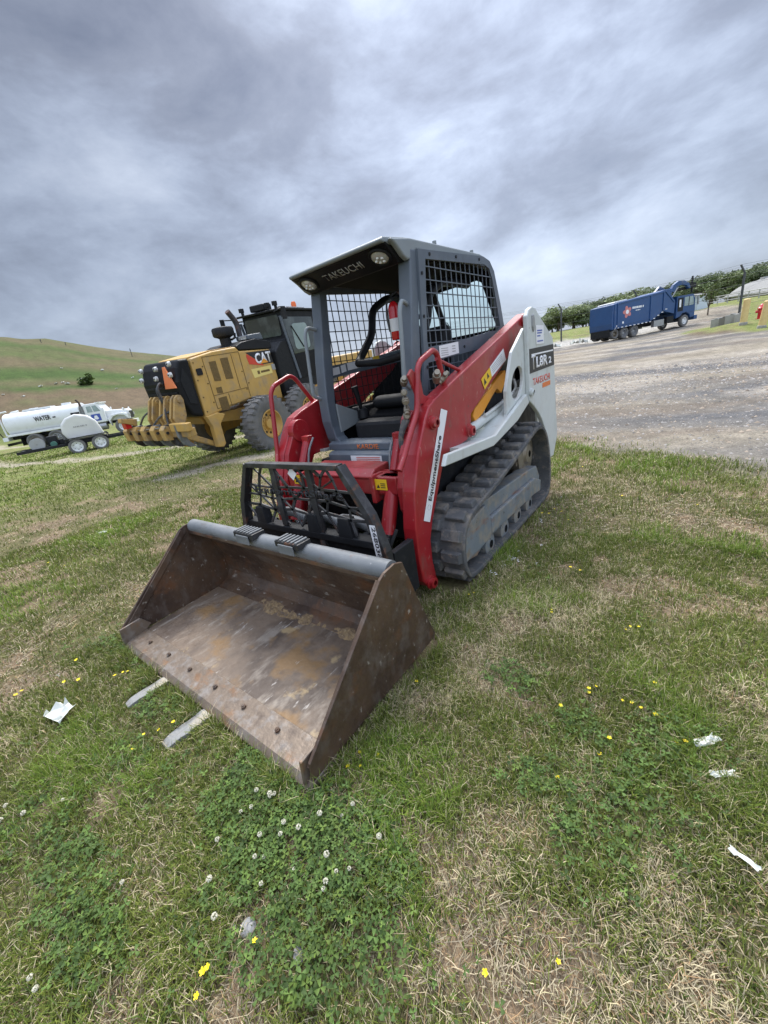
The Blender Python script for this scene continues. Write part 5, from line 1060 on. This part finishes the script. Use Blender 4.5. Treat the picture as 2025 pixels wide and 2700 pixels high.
    cab = B(MB().prism([(5.95, .80), (5.95, 2.62), (7.95, 2.62), (8.22, 2.2), (8.28, 1.4), (8.25, .72), (7.75, .66), (7.6, .98), (7.2, 1.18), (6.75, 1.15), (6.4, .9)], -1.2, 1.2), 'cab', M_blue, bevel=.05, segs=3)
    for sg in (1, -1):
        x = 1.205*sg
        B(MB().prism([(6.05, 1.35), (6.05, 2.45), (6.7, 2.45), (6.7, 1.35)], x, x+.02*sg), 'door_opening', M_black, cab, .004); B(MB().prism([(6.2, 1.7), (6.2, 2.3), (6.42, 2.3), (6.42, 1.7)], x+.02*sg, x+.03*sg), 'far_window', M_inkwhite, cab, 0)
        B(MB().prism([(6.85, 1.72), (6.85, 2.45), (7.85, 2.45), (8.0, 2.1), (8.0, 1.72)], x, x+.02*sg), 'side_window', M_glassgreen, cab, .004); B(MB().prism([(7.35, 1.70), (7.35, 2.45), (7.43, 2.45), (7.43, 1.70)], x+.02*sg, x+.03*sg), 'window_post', M_black, cab, 0)
        B(MB().box((1.42*sg, 8.25, 2.0), (.12, .14, .7)).tube([(1.2*sg, 8.1, 2.3), (1.42*sg, 8.22, 2.3)], .03, 6), 'mirror', M_greymetal, cab)
        B(MB().box((.8*sg, 8.30, 1.05), (.5, .05, .22)), 'headlight', M_lens, cab)
        B(MB().bx(.9*sg, 1.2*sg, 3.3, 4.5, .45, .98), 'fuel_tank', M_greymetal); B(MB().bx(.8*sg, 1.15*sg, 4.9, 5.7, .55, 1.1), 'battery_box', M_black)
    B(MB().prism([(8.0, 1.6), (7.95, 2.5), (8.05, 2.5), (8.27, 2.1), (8.30, 1.6)], -1.05, 1.05), 'windscreen', M_glassdark, cab, .01)
    B(MB().bx(-1.22, 1.22, 8.2, 8.6, .45, .80), 'bumper', M_blue)
    B(MB().bx(-1.0, 1.0, -1.62, -1.52, .35, .95), 'rear_bumper', M_black)
    for y in (-1.05, .0, 1.15):
        for sg in (1, -1): wheel(t, (.88*sg, y, .47 if y > -1 else .52), .47 if y > -1 else .40, .50, 'wheel', M_greymetal if y > -1 else M_brass, .58, 0, sg)
    for sg in (1, -1): wheel(t, (.98*sg, 7.15, .50), .50, .32, 'wheel', M_white, .58, 0, sg)
make_garbage_truck()

# ------------------------------------------------------------------ litter fence along the yard's far edge
def make_fence():
    P = [(-26.5, 52.0), (-19, 51.4), (-11.4, 50.2), (-3.95, 48.6), (3.75, 43.2), (11, 40.5), (19, 37.5)]
    t = thing('wire_fence', 'tall wire fence with dark bent-topped posts along the far edge of the yard', 'fence', (P[2][0], P[2][1], gz(*P[2])))
    o = Vector(t.location); tops = []
    for i, (x, y) in enumerate(P):
        z = gz(x, y); H = 4.0; b = Vector((x, y, z))-o
        mb = MB().tube([b-Vector((0, 0, .5)), b+Vector((0, 0, H-.55))], .085, 10); mb.tube([b+Vector((0, 0, H-.6)), b+Vector((-.30, -.16, H))], .065, 8)
        mb.build('fence_post', M_post, t, smooth=True); tops.append(b)
    for h, dx in ((4.0, -.30), (3.85, -.2), (3.7, -.1), (3.3, 0), (2.6, 0), (1.9, 0), (1.2, 0), (.4, 0)):
        mb = MB()
        for a, b in zip(tops[:-1], tops[1:]):
            mb.tube([a.lerp(b, f)+Vector((dx, dx*.5, h-.10*4*f*(1-f)*(h > 3.6))) for f in (0, .25, .5, .75, 1)], .009, 5)
        mb.build('fence_wire', M_fence, t)
make_fence()
def bollard(x, y, z, h, lab, lean=(0, 0)):
    t = thing('bollard', lab, 'bollard', (x, y, z), 0, 'yellow bollards by the yard exit'); t.rotation_euler = (lean[0], lean[1], 0)
    MB().lathe([(-.4, .16), (h-.06, .16), (h-.02, .13), (h, .06), (h, .001)], (0, 0, 0), 'z', 20).build('sleeve', M_postyel, t, smooth=True)
    MB().lathe([(-.3, .19), (.10, .19), (.12, .165)], (0, 0, 0), 'z', 20).build('base_collar', M_concrete, t, smooth=True)
bollard(3.42, 29.82, gz(3.42, 29.82)+.0, 1.32, 'yellow bollard next to the concrete blocks, in front of the fence post', (0, .03))
bollard(4.05, 27.6, gz(4.05, 27.6)+.0, 1.28, 'yellow bollard leaning beside the red hydrant at the picture edge', (0, .09))
def hydrant():
    x, y = 4.3, 32.6; t = thing('fire_hydrant', 'red hydrant half hidden behind the leaning yellow bollard', 'hydrant', (x, y, gz(x, y)+.35))
    t.location.z = gz(x, y)
    MB().lathe([(0, .22), (.06, .22), (.07, .15), (.55, .15), (.57, .20), (.63, .20), (.66, .16), (.78, .10), (.84, .04), (.86, .001)], (0, 0, 0), 'z', 18).build('hydrant_body', M_extred, t, smooth=True)
    MB().cyl((-.26, 0, .45), (.26, 0, .45), .075, 12).cyl((0, -.26, .42), (0, 0, .42), .095, 12).build('outlet', M_extred, t, smooth=True)
hydrant()
for i, (x, y, s, lab) in enumerate(((2.38, 34.6, (.60, .5, .52), 'weathered concrete block nearest the garbage truck, leftmost of the row'), (2.75, 34.0, (.55, .5, .50), 'stained dark concrete block, second of the row behind the truck'), (3.05, 33.4, (.62, .5, .55), 'pale concrete block, third of the row, between two darker blocks'), (3.42, 32.9, (.55, .5, .50), 'grey concrete block at the row end by the yellow bollard'))):
    b = MB().bx(-s[0]/2, s[0]/2, -s[1]/2, s[1]/2, -.1, s[2]); b.bx(-.08, .08, -s[1]/2-.02, s[1]/2+.02, s[2], s[2]+.05)
    o = b.build('concrete_block', mat('stained concrete', (.20, .19, .17), .9, bump=.3, bscale=12) if i == 1 else M_concrete, None, .03); o.location = (x, y, gz(x, y)); o.rotation_euler = (0, 0, -.6+.15*i); tag(o, lab, 'concrete block', 'concrete blocks on the grassy berm')

# ------------------------------------------------------------------ trees
def crown_mesh(name, seed, h, rx, n, base=.12, leaf=.17, tone=(.07, .105, .03)):
    r = np.random.default_rng(seed); nb = 13
    c = np.stack([r.normal(0, .42, nb)*rx, r.normal(0, .42, nb)*rx, h*(base+.18+(1-base-.26)*r.random(nb))], 1); s = rx*r.uniform(.30, .55, nb)
    k = r.integers(0, nb, n); d = r.normal(0, 1, (n, 3)); d /= np.linalg.norm(d, axis=1)[:, None]; rad_ = s[k]*r.random(n)**.4
    p = c[k]+d*rad_[:, None]*np.array([1, 1, .85]); p[:, 2] = np.maximum(p[:, 2], h*base)
    nrm = d+r.normal(0, .7, (n, 3)); nrm /= np.linalg.norm(nrm, axis=1)[:, None]; a = np.cross(nrm, r.normal(0, 1, (n, 3))); a /= np.linalg.norm(a, axis=1)[:, None]; b = np.cross(nrm, a)
    L = leaf*r.uniform(.5, 1.3, n)[:, None]; V = np.stack([p-a*L, p-b*L*.6, p+a*L, p+b*L*.6], 1)
    me = bpy.data.meshes.new(name); me.vertices.add(n*4); me.vertices.foreach_set('co', V.reshape(-1).astype(np.float32)); me.loops.add(n*4); me.loops.foreach_set('vertex_index', np.arange(n*4, dtype=np.int32)); me.polygons.add(n); me.polygons.foreach_set('loop_start', (np.arange(n)*4).astype(np.int32)); me.update(calc_edges=True)
    col = np.array(tone)[None]*r.uniform(.6, 1.5, (n, 1))*r.uniform(.75, 1.25, nb)[k][:, None]; at = me.attributes.new('col', 'FLOAT_COLOR', 'POINT'); at.data.foreach_set('color', np.repeat(np.hstack([col, np.ones((n, 1))])[:, None], 4, 1).ravel())
    me.materials.append(M_leaf); return me
def trunk_mesh(h, r, seed, limbs=6):
    rr = random.Random(seed); mb = MB(); mb.tube([(0, 0, -.4), (.02*h, 0, h*.25), (0, .02*h, h*.5), (.01*h, 0, h*.8)], [r, r*.8, r*.55, r*.15], 7)
    for i in range(limbs):
        z = h*rr.uniform(.22, .55); a = rr.uniform(0, 6.28); l = h*rr.uniform(.2, .34); mb.tube([(0, 0, z), (math.cos(a)*l*.5, math.sin(a)*l*.5, z+l*.5), (math.cos(a)*l, math.sin(a)*l, z+l*.8)], [r*.45, r*.3, r*.1], 5)
    return mb
def make_trees():
    kinds = []
    for i, (h, rx, n, tone) in enumerate(((9.5, 3.6, 3400, (.135, .172, .078)), (8.0, 3.2, 3000, (.155, .195, .084)), (10.5, 3.4, 3400, (.118, .155, .072)), (7.0, 3.4, 2800, (.168, .205, .092)))):
        t = thing('broadleaf_tree', 'leafy green tree in the wood beyond the wire fence', 'tree', (0, 0, 0), 0, 'trees in the wood beyond the fence')
        me = crown_mesh('crown', 20+i, h, rx, n, .02, .23, tone); c = bpy.data.objects.new('crown', me); C.objects.link(c); c.parent = t; trunk_mesh(h, .22, i).build('trunk', M_bark, t); kinds.append((t, h))
    rr = random.Random(5); used = set(); k = 0
    az = -22.0
    while az < 15:
        for row, R in enumerate((92, 112)):
            a = az+rr.uniform(-.8, .8)+row*1.1; r_ = R+rr.uniform(-7, 7); x = CAM.x+r_*math.sin(rad(a)); y = CAM.y+r_*math.cos(rad(a)); i = rr.randrange(4); src, h = kinds[i]
            if i in used:
                o = src.copy(); C.objects.link(o)
                for ch in src.children: c2 = ch.copy(); C.objects.link(c2); c2.parent = o
            else: o = src; used.add(i)
            if a > -4: r_ += 38; x = CAM.x+r_*math.sin(rad(a)); y = CAM.y+r_*math.cos(rad(a))
            el = float(np.interp(a, [-22, -16, -11, -2.5, 1.2, 4, 15], [2.8, 3.25, 3.7, 3.9, 3.9, 3.7, 3.5])); sc = (1.39+math.tan(rad(el))*r_-gz(x, y))/h*rr.uniform(.84, 1.10); o.location = (x, y, gz(x, y)-.2); o.scale = (sc*1.75, sc*1.75, sc); o.rotation_euler = (0, 0, rr.uniform(0, 6.28))
        az += 1.15
    t = thing('young_tree', 'small upright pale green tree on the verge between the truck and the grey building', 'tree', (1.75, 53.8, gz(1.75, 53.8)))
    r = np.random.default_rng(3); me = crown_mesh('crown', 44, 2.9, .95, 420, .30, .13, (.10, .13, .045))
    c = bpy.data.objects.new('crown', me); C.objects.link(c); c.parent = t
    mb = MB().tube([(0, 0, -.3), (0, 0, .9), (.05, 0, 1.6)], [.07, .055, .04], 7)
    for a in (0, 1.2, 2.5, 3.8, 5.0): mb.tube([(0, 0, .7), (math.cos(a)*.35, math.sin(a)*.35, 1.7), (math.cos(a)*.7, math.sin(a)*.7, 2.6)], [.035, .025, .01], 5)
    mb.build('trunk', M_bark, t)
make_trees()

# ------------------------------------------------------------------ long grey building on the right, its bank and rails
def make_building():
    a, b = Vector((3.62, 97.3, 0)), Vector((8.2, 80.7, 0)); d = (b-a).normalized(); yaw = math.atan2(d.y, d.x); L = (b-a).length
    t = thing('warehouse', 'long pale grey metal building with low roof and row of dark windows', 'warehouse', (a.x, a.y, 2.7), yaw); t.rotation_euler.y = .045
    # local x along the facade, y away from the camera
    def B(mb, name, m, bevel=.0, par=t): return mb.build(name, m, par, bevel)
    w = MB().bx(.6, L+16, 0, 9, -2.5, 1.05); wl = B(w, 'wall', M_pale)
    rf = MB().prism([(-.35, 1.0), (-.35, 1.14), (4.4, 2.95), (9.3, 1.2), (9.3, 1.0)], .8, L+16, 'x'); rf = B(rf, 'roof', M_metalroof)
    rb = MB()
    for i in range(34): x = 1.0+i*.95; rb.add([(x, -.36, 1.15), (x+.07, -.36, 1.15), (x+.07, 4.4, 3.0), (x, 4.4, 3.0), (x, -.36, 1.08), (x+.07, -.36, 1.08)], [(0, 1, 2, 3), (0, 4, 5, 1)])
    B(rb, 'roof_ribs', M_metalroof, 0, rf)
    # rounded end bay
    e = MB(); n = 14
    e.lathe([(-2.5, 4.6), (1.0, 4.6), (1.7, 4.1), (2.3, 3.2), (2.75, 1.8), (2.9, .01)], (2.4, 4.5, 0), 'z', 32); B(e, 'rounded_end', M_metalroof)
    for i in range(9):
        x = 1.0+i*3.1; B(MB().bx(x, x+.42, -.06, .03, -.05, .80), 'window', M_glassdark, 0, wl)
    for i in range(6):
        x = 1.6+i*4.0; B(MB().bx(x, x+1.4, 4.1, 4.7, 2.9, 3.2), 'roof_vent', M_pale, 0, rf)
    for i in range(5): x = 3.4+i*5.5; B(MB().cyl((x, -.15, -1.2), (x, -.15, 1.0), .08, 8), 'downpipe', M_post, 0, wl)
make_building()
def rails():
    t = thing('guard_rail', 'low pale rail fence with grassy strips in front of the grey building', 'rail fence', (5.5, 66, gz(5.5, 66)))
    o = Vector(t.location); P = [(1.6, 78), (4.6, 70), (7, 63), (11, 55)]; pts = [Vector((x, y, gz(x, y)))-o for x, y in P]
    for a, b in zip(pts[:-1], pts[1:]):
        for f in (0, .34, .67): q = a.lerp(b, f); MB().tube([q-Vector((0, 0, .3)), q+Vector((0, 0, 1.0))], .06, 6).build('rail_post', M_pale, t)
    for h in (.35, .68, .98): MB().tube([p+Vector((0, 0, h)) for p in pts], .05, 6).build('rail', M_pale, t)
rails()
def shed():
    t = thing('white_shed', 'small pale blue white shed just ahead of the garbage truck cab', 'shed', (.2, 64.5, gz(.2, 64.5)), -.5)
    MB().bx(-1.1, 1.1, -1, 1, -.5, 1.5).build('wall', mat('pale blue white wall', (.56, .62, .68), .6), t, .02); MB().prism([(-1.25, 1.45), (1.25, 1.45), (1.25, 1.55), (0, 1.8), (-1.25, 1.55)], -1.15, 1.15, 'y').build('roof', M_metalroof, t)
    MB().bx(-.3, .3, -1.03, -.98, -.2, 1.2).build('door', M_greymetal, t)
shed()

# ------------------------------------------------------------------ on the mound: shrub, far poles, scattered litter
def on_ground(az, el):
    """where a sight line of this bearing and elevation meets the terrain"""
    r = np.linspace(8, 240, 4000); x = CAM.x+r*np.sin(rad(az)); y = CAM.y+r*np.cos(rad(az)); z = GZ(x, y); e = np.degrees(np.arctan2(z-CAM.z, r)); i = int(np.argmax(e >= el)); i = i if e[i] >= el else int(np.argmax(e)); return x[i], y[i], z[i], r[i]
def scrap_mesh(seed, s, flat=.35):
    r = np.random.default_rng(seed); bm = bmesh.new(); bmesh.ops.create_grid(bm, x_segments=6, y_segments=4, size=s)
    for v in bm.verts: v.co.x *= 1.3; v.co += Vector((r.normal(0, s*.16), r.normal(0, s*.16), abs(r.normal(0, s*flat))))
    bmesh.ops.solidify(bm, geom=bm.faces[:], thickness=s*.02); me = bpy.data.meshes.new('litter_scrap'); bm.to_mesh(me); bm.free(); me.materials.append(M_paper); return me
x, y, z, r_ = on_ground(-72.9, 3.55); t = thing('shrub', 'lone dark green shrub on the mound above the water truck', 'shrub', (x, y, z-.2))
c = bpy.data.objects.new('foliage', crown_mesh('foliage', 60, 1.5, 1.1, 300, .05, .28, (.055, .085, .022))); C.objects.link(c); c.parent = t; trunk_mesh(1.0, .06, 3).build('stem', M_bark, t)
far = [scrap_mesh(100+i, .18, .5) for i in range(3)]
for i, (az, el) in enumerate(((-80.1, 3.5), (-76.9, 3.85), (-75.5, 3.95), (-74.9, 4.0), (-74.5, 3.8), (-73.1, 4.1), (-74.5, 5.4), (-70.9, 4.75), (-68.2, 3.55), (-78.6, 3.1), (-70.2, 2.6))):
    x, y, z, r_ = on_ground(az, el); o = bpy.data.objects.new('litter_scrap', far[i % 3]); C.objects.link(o); o.location = (x, y, z+.05); o.rotation_euler = (0, 0, i*1.3); s = .75+.5*((i*37) % 10)/10; o.scale = (s, s, s*1.2); tag(o, 'small white scrap of litter blown onto the mound', 'litter', 'white litter scraps on the mound')
for az, el, h, lab in ((-67.5, 6.0, 1.7, 'thin dark pole on the mound crest farthest to the right'), (-75.3, 8.2, .7, 'short stubby marker post on the top of the mound'), (-73.3, 7.8, .6, 'short marker post on the mound crest just right of its top')):
    x, y, z, r_ = on_ground(az, el-.12); t = MB().cyl((0, 0, -.3), (0, 0, h), .07, 8).box((0, 0, h*.8), (.28, .12, .14)).build('marker_post', M_post); t.location = (x, y, z); tag(t, lab, 'post', 'posts on the mound crest')
# yard litter beyond the loader
near = [scrap_mesh(200+i, .16, .5) for i in range(2)]
for i, (x, y) in enumerate(((-9.5, 41), (-8.2, 42.5), (-7.3, 42.0), (-13.2, 40))):
    o = bpy.data.objects.new('litter_scrap', near[i % 2]); C.objects.link(o); o.location = (x, y, gz(x, y)+.1); o.scale = (2.0, 2.0, 2.4); tag(o, 'white plastic scrap at the far yard edge under the wood', 'litter', 'white scraps along the far yard edge')

# ------------------------------------------------------------------ close ground: paper, stones, planks, flowers
def scrap(name, x, y, s, seed, lab, rz, cat='paper scrap', m=None, sc=(1, 1, 1), flat=.28):
    me = scrap_mesh(seed, s, flat); o = bpy.data.objects.new(name, me); C.objects.link(o); o.location = (x, y, gz(x, y)+.030); o.rotation_euler = (0, 0, rz); o.scale = sc; return tag(o, lab, cat)
scrap('crumpled_paper', -.53, -1.80, .044, 1, 'large crumpled greenish white paper in the grass left of the bucket', .3, sc=(1.3, .95, 1.3), flat=.5)
scrap('paper_scrap', 1.99, -.53, .026, 2, 'white paper scrap in the grass near the clover, highest on the right', .9, sc=(1.3, .6, 1))
scrap('paper_scrap', 2.03, -.64, .020, 3, 'thin torn white strip below the other scrap at right', .6, sc=(1.5, .5, .8))
scrap('paper_scrap', 2.07, -.885, .015, 4, 'narrow folded white paper strip nearest the camera at right', -.35, sc=(1.6, .55, .9))
scrap('paper_scrap', -3.9, -.55, .045, 6, 'small white scrap far out in the grass left of the bucket', .1)
def stone(x, y, s, seed, lab):
    bm = bmesh.new(); bmesh.ops.create_icosphere(bm, subdivisions=3, radius=s); r = random.Random(seed); off = [Vector((r.uniform(-1, 1), r.uniform(-1, 1), r.uniform(-1, 1))).normalized() for _ in range(9)]
    for v in bm.verts:
        n = v.co.normalized(); v.co *= 1+.38*sum(max(0, n.dot(o))**3*(1 if i % 2 else -1) for i, o in enumerate(off)); v.co.z *= .55
    me = bpy.data.meshes.new('stone'); bm.to_mesh(me); bm.free(); me.materials.append(M_rock); me.polygons.foreach_set('use_smooth', [True]*len(me.polygons)); o = bpy.data.objects.new('stone', me); C.objects.link(o); o.location = (x, y, gz(x, y)+s*.32); o.rotation_euler = (.2, .1, seed*1.1); tag(o, lab, 'stone')
stone(1.01, -1.735, .020, 1, 'smooth pale grey stone below the clover patch'); stone(1.17, -1.69, .017, 2, 'grey stone beside dried clover, right of the smooth pale stone'); stone(.965, -1.755, .009, 3, 'tiny pale pebble just left of the smooth grey stone')
def plank(x0, y0, x1, y1, w, lab, dz):
    L = math.hypot(x1-x0, y1-y0); mb = MB(); n = 10; vs = []
    for i in range(n+1):
        f = i/n; e = w*(.5 if i else .34)
        for sx, sz in ((-1, 0), (1, 0), (1, 1), (-1, 1)): vs.append((sx*e+.003*math.sin(i*2.1+sx), f*L, sz*(.022 if i else .012)+.0015*math.sin(i*3.3)))
    fs = [(i*4+a, i*4+(a+1) % 4, i*4+4+(a+1) % 4, i*4+4+a) for i in range(n) for a in range(4)]+[(3, 2, 1, 0), (n*4, n*4+1, n*4+2, n*4+3)]
    o = mb.add(vs, fs).build('wooden_plank', M_wood, None, .003); o.location = (x0, y0, dz); o.rotation_euler = (0, 0, math.atan2(y1-y0, x1-x0)-math.pi/2); tag(o, lab, 'plank', 'planks under the bucket edge')
plank(-.285, -1.585, -.262, -1.28, .060, 'shorter weathered plank sticking out under the bucket edge, farther from its near corner', .0); plank(.155, -1.59, .175, -1.28, .072, 'longer weathered plank with tan streak sticking out under the bucket edge', -.002)
YF = [(0.86, -0.03), (0.87, 0.01), (1.53, -0.6), (1.61, -0.47), (1.63, -0.44), (1.62, -0.49), (1.73, -0.46), (1.77, -0.46), (1.8, -0.47), (1.84, -0.48), (1.87, -0.48), (1.82, -0.32), (1.69, 0.04), (1.68, 0.0), (1.73, 0.04), (1.31, 0.49), (1.37, 0.49), (1.32, 0.02), (1.34, -0.02), (1.91, -0.57), (1.93, -0.57), (1.72, -0.67), (1.71, -0.75), (1.41, 1.89), (1.93, 1.79), (0.91, 0.67), (0.9, 1.33), (0.95, 1.46), (0.95, 1.32), (1.04, 1.39), (1.13, 1.26), (0.9, 2.8), (-0.99, -1.6), (-0.82, -1.71), (-0.75, -1.66), (-0.96, -1.91), (-0.96, -1.88), (-0.54, -1.48), (-0.56, -1.54), (-0.57, -1.49), (0.02, -1.62), (0.07, -1.56), (0.09, -1.51), (0.07, -1.67), (0.02, -1.68), (-3.38, -1.22), (-3.16, -1.14), (-3.48, -1.3), (0.99, -1.85), (1.0, -1.84), (1.02, -1.88), (1.06, -1.75), (1.61, -0.9), (1.59, -1.45), (1.72, -1.35), (0.95, -1.24), (0.96, -1.25), (0.95, -1.18), (0.99, -1.22), (1.02, -1.14), (0.95, -0.78)]
WF = [(-0.11, -2.06), (0.07, -1.92), (0.0, -2.02), (-0.03, -2.09), (0.73, -1.5), (0.79, -1.46), (0.79, -1.48), (0.75, -1.54), (0.73, -1.57), (0.9, -1.51), (0.95, -1.5), (0.85, -1.58), (0.93, -1.54), (0.76, -1.67), (1.07, -1.36), (1.06, -1.39), (1.2, -1.39), (0.99, -1.44), (0.9, -1.62), (0.93, -1.61), (1.02, -1.58), (0.84, -1.73), (0.58, -1.9), (0.98, -1.66), (1.13, -1.55), (1.14, -1.51), (1.17, -1.49), (1.15, -1.56), (0.8, -1.47), (0.62, -2.13), (0.66, -2.13), (1.08, -1.5), (0.92, -1.79)]
TF = [(0.95, 0.5), (0.92, 0.48), (0.93, 0.45), (0.91, 0.38), (0.94, 0.46), (0.97, 0.42), (0.96, 0.49), (0.98, 0.46), (0.92, 0.24), (1.1, 0.49), (0.92, 1.18), (0.95, 1.15), (1.06, 0.37), (0.90, 0.43), (0.92, 0.39), (0.89, 0.25), (0.95, 0.58), (0.90, 0.23), (1.06, 0.74), (0.93, 1.79), (0.95, 1.58), (-0.93, -1.72)]
def flowers():
    def put(src, x, y, first, s, r): 
        o = src if first else src.copy()
        if not first:
            C.objects.link(o)
            for ch in src.children: c2 = ch.copy(); C.objects.link(c2); c2.parent = o
        o.location = (x, y, gz(x, y)); o.rotation_euler = (r.uniform(-.25, .25), r.uniform(-.25, .25), r.uniform(0, 6.28)); o.scale = (s, s, s)
    r = random.Random(9)
    t = thing('yellow_wildflower', 'tiny yellow wildflower standing in the grass', 'wildflower', (0, 0, 0), 0, 'yellow wildflowers in the grass')
    p = MB(); h = .045
    for k in range(5):
        a = 2*math.pi*k/5; u = Vector((math.cos(a), math.sin(a), .35)); v = Vector((-math.sin(a), math.cos(a), 0)); c = Vector((0, 0, h)); p.add([c, c+u*.005+v*.0042, c+u*.0105+v*.0034, c+u*.0115, c+u*.0105-v*.0034, c+u*.005-v*.0042], [(0, 1, 2, 3), (0, 3, 4, 5)])
    p.build('petals', M_petalyel, t); MB().tube([(0, 0, -.01), (.002, 0, h*.5), (0, 0, h)], .0011, 5).build('stem', M_stem, t)
    for i, (x, y) in enumerate(YF): put(t, x, y, i == 0, (.5+.3*r.random())*(1 if math.hypot(x-CAM.x, y-CAM.y) < 2.2 else 1.25), r)
    t = thing('clover_flower', 'round off white clover bloom among the clover leaves', 'clover bloom', (0, 0, 0), 0, 'clover blooms near the bucket corner')
    h = .055; p = MB(); q = random.Random(2)
    for k in range(46):
        d = Vector((q.gauss(0, 1), q.gauss(0, 1), q.gauss(.25, 1))).normalized(); b = Vector((0, 0, h))+d*.0035; e = Vector((0, 0, h))+Vector((d.x*.0085, d.y*.0085, d.z*.0075)); s_ = d.orthogonal().normalized()*.0018; s2 = d.cross(s_); p.add([b, e+s_, e+s2, e-s_, e-s2], [(0, 1, 2), (0, 2, 3), (0, 3, 4), (0, 4, 1), (1, 2, 3, 4)])
    p.build('bloom', M_petalwhite, t); MB().tube([(0, 0, -.01), (.003, 0, h*.5), (0, 0, h)], .0011, 5).build('stem', M_stem, t)
    for i, (x, y) in enumerate(WF): put(t, x, y, i == 0, .65+.45*r.random(), r)
    t = thing('white_wildflower', 'very small white wildflower in the grass beside the rubber track', 'wildflower', (0, 0, 0), 0, 'white wildflowers beside the track')
    h = .07; p = MB()
    for k in range(3):
        c = Vector((.008*math.cos(k*2.1), .008*math.sin(k*2.1), h-.008*k))
        for j in range(4): a = j*1.571; u = Vector((math.cos(a), math.sin(a), .2)); v = Vector((-u.y, u.x, 0)); p.add([c, c+u*.006+v*.003, c+u*.008, c+u*.006-v*.003], [(0, 1, 2, 3)])
    p.build('petals', M_inkwhite, t); MB().tube([(0, 0, -.01), (.002, 0, h*.5), (0, 0, h)], .0011, 5).build('stem', M_stem, t)
    for i, (x, y) in enumerate(TF): put(t, x, y, i == 0, .4+.35*r.random(), r)
flowers()
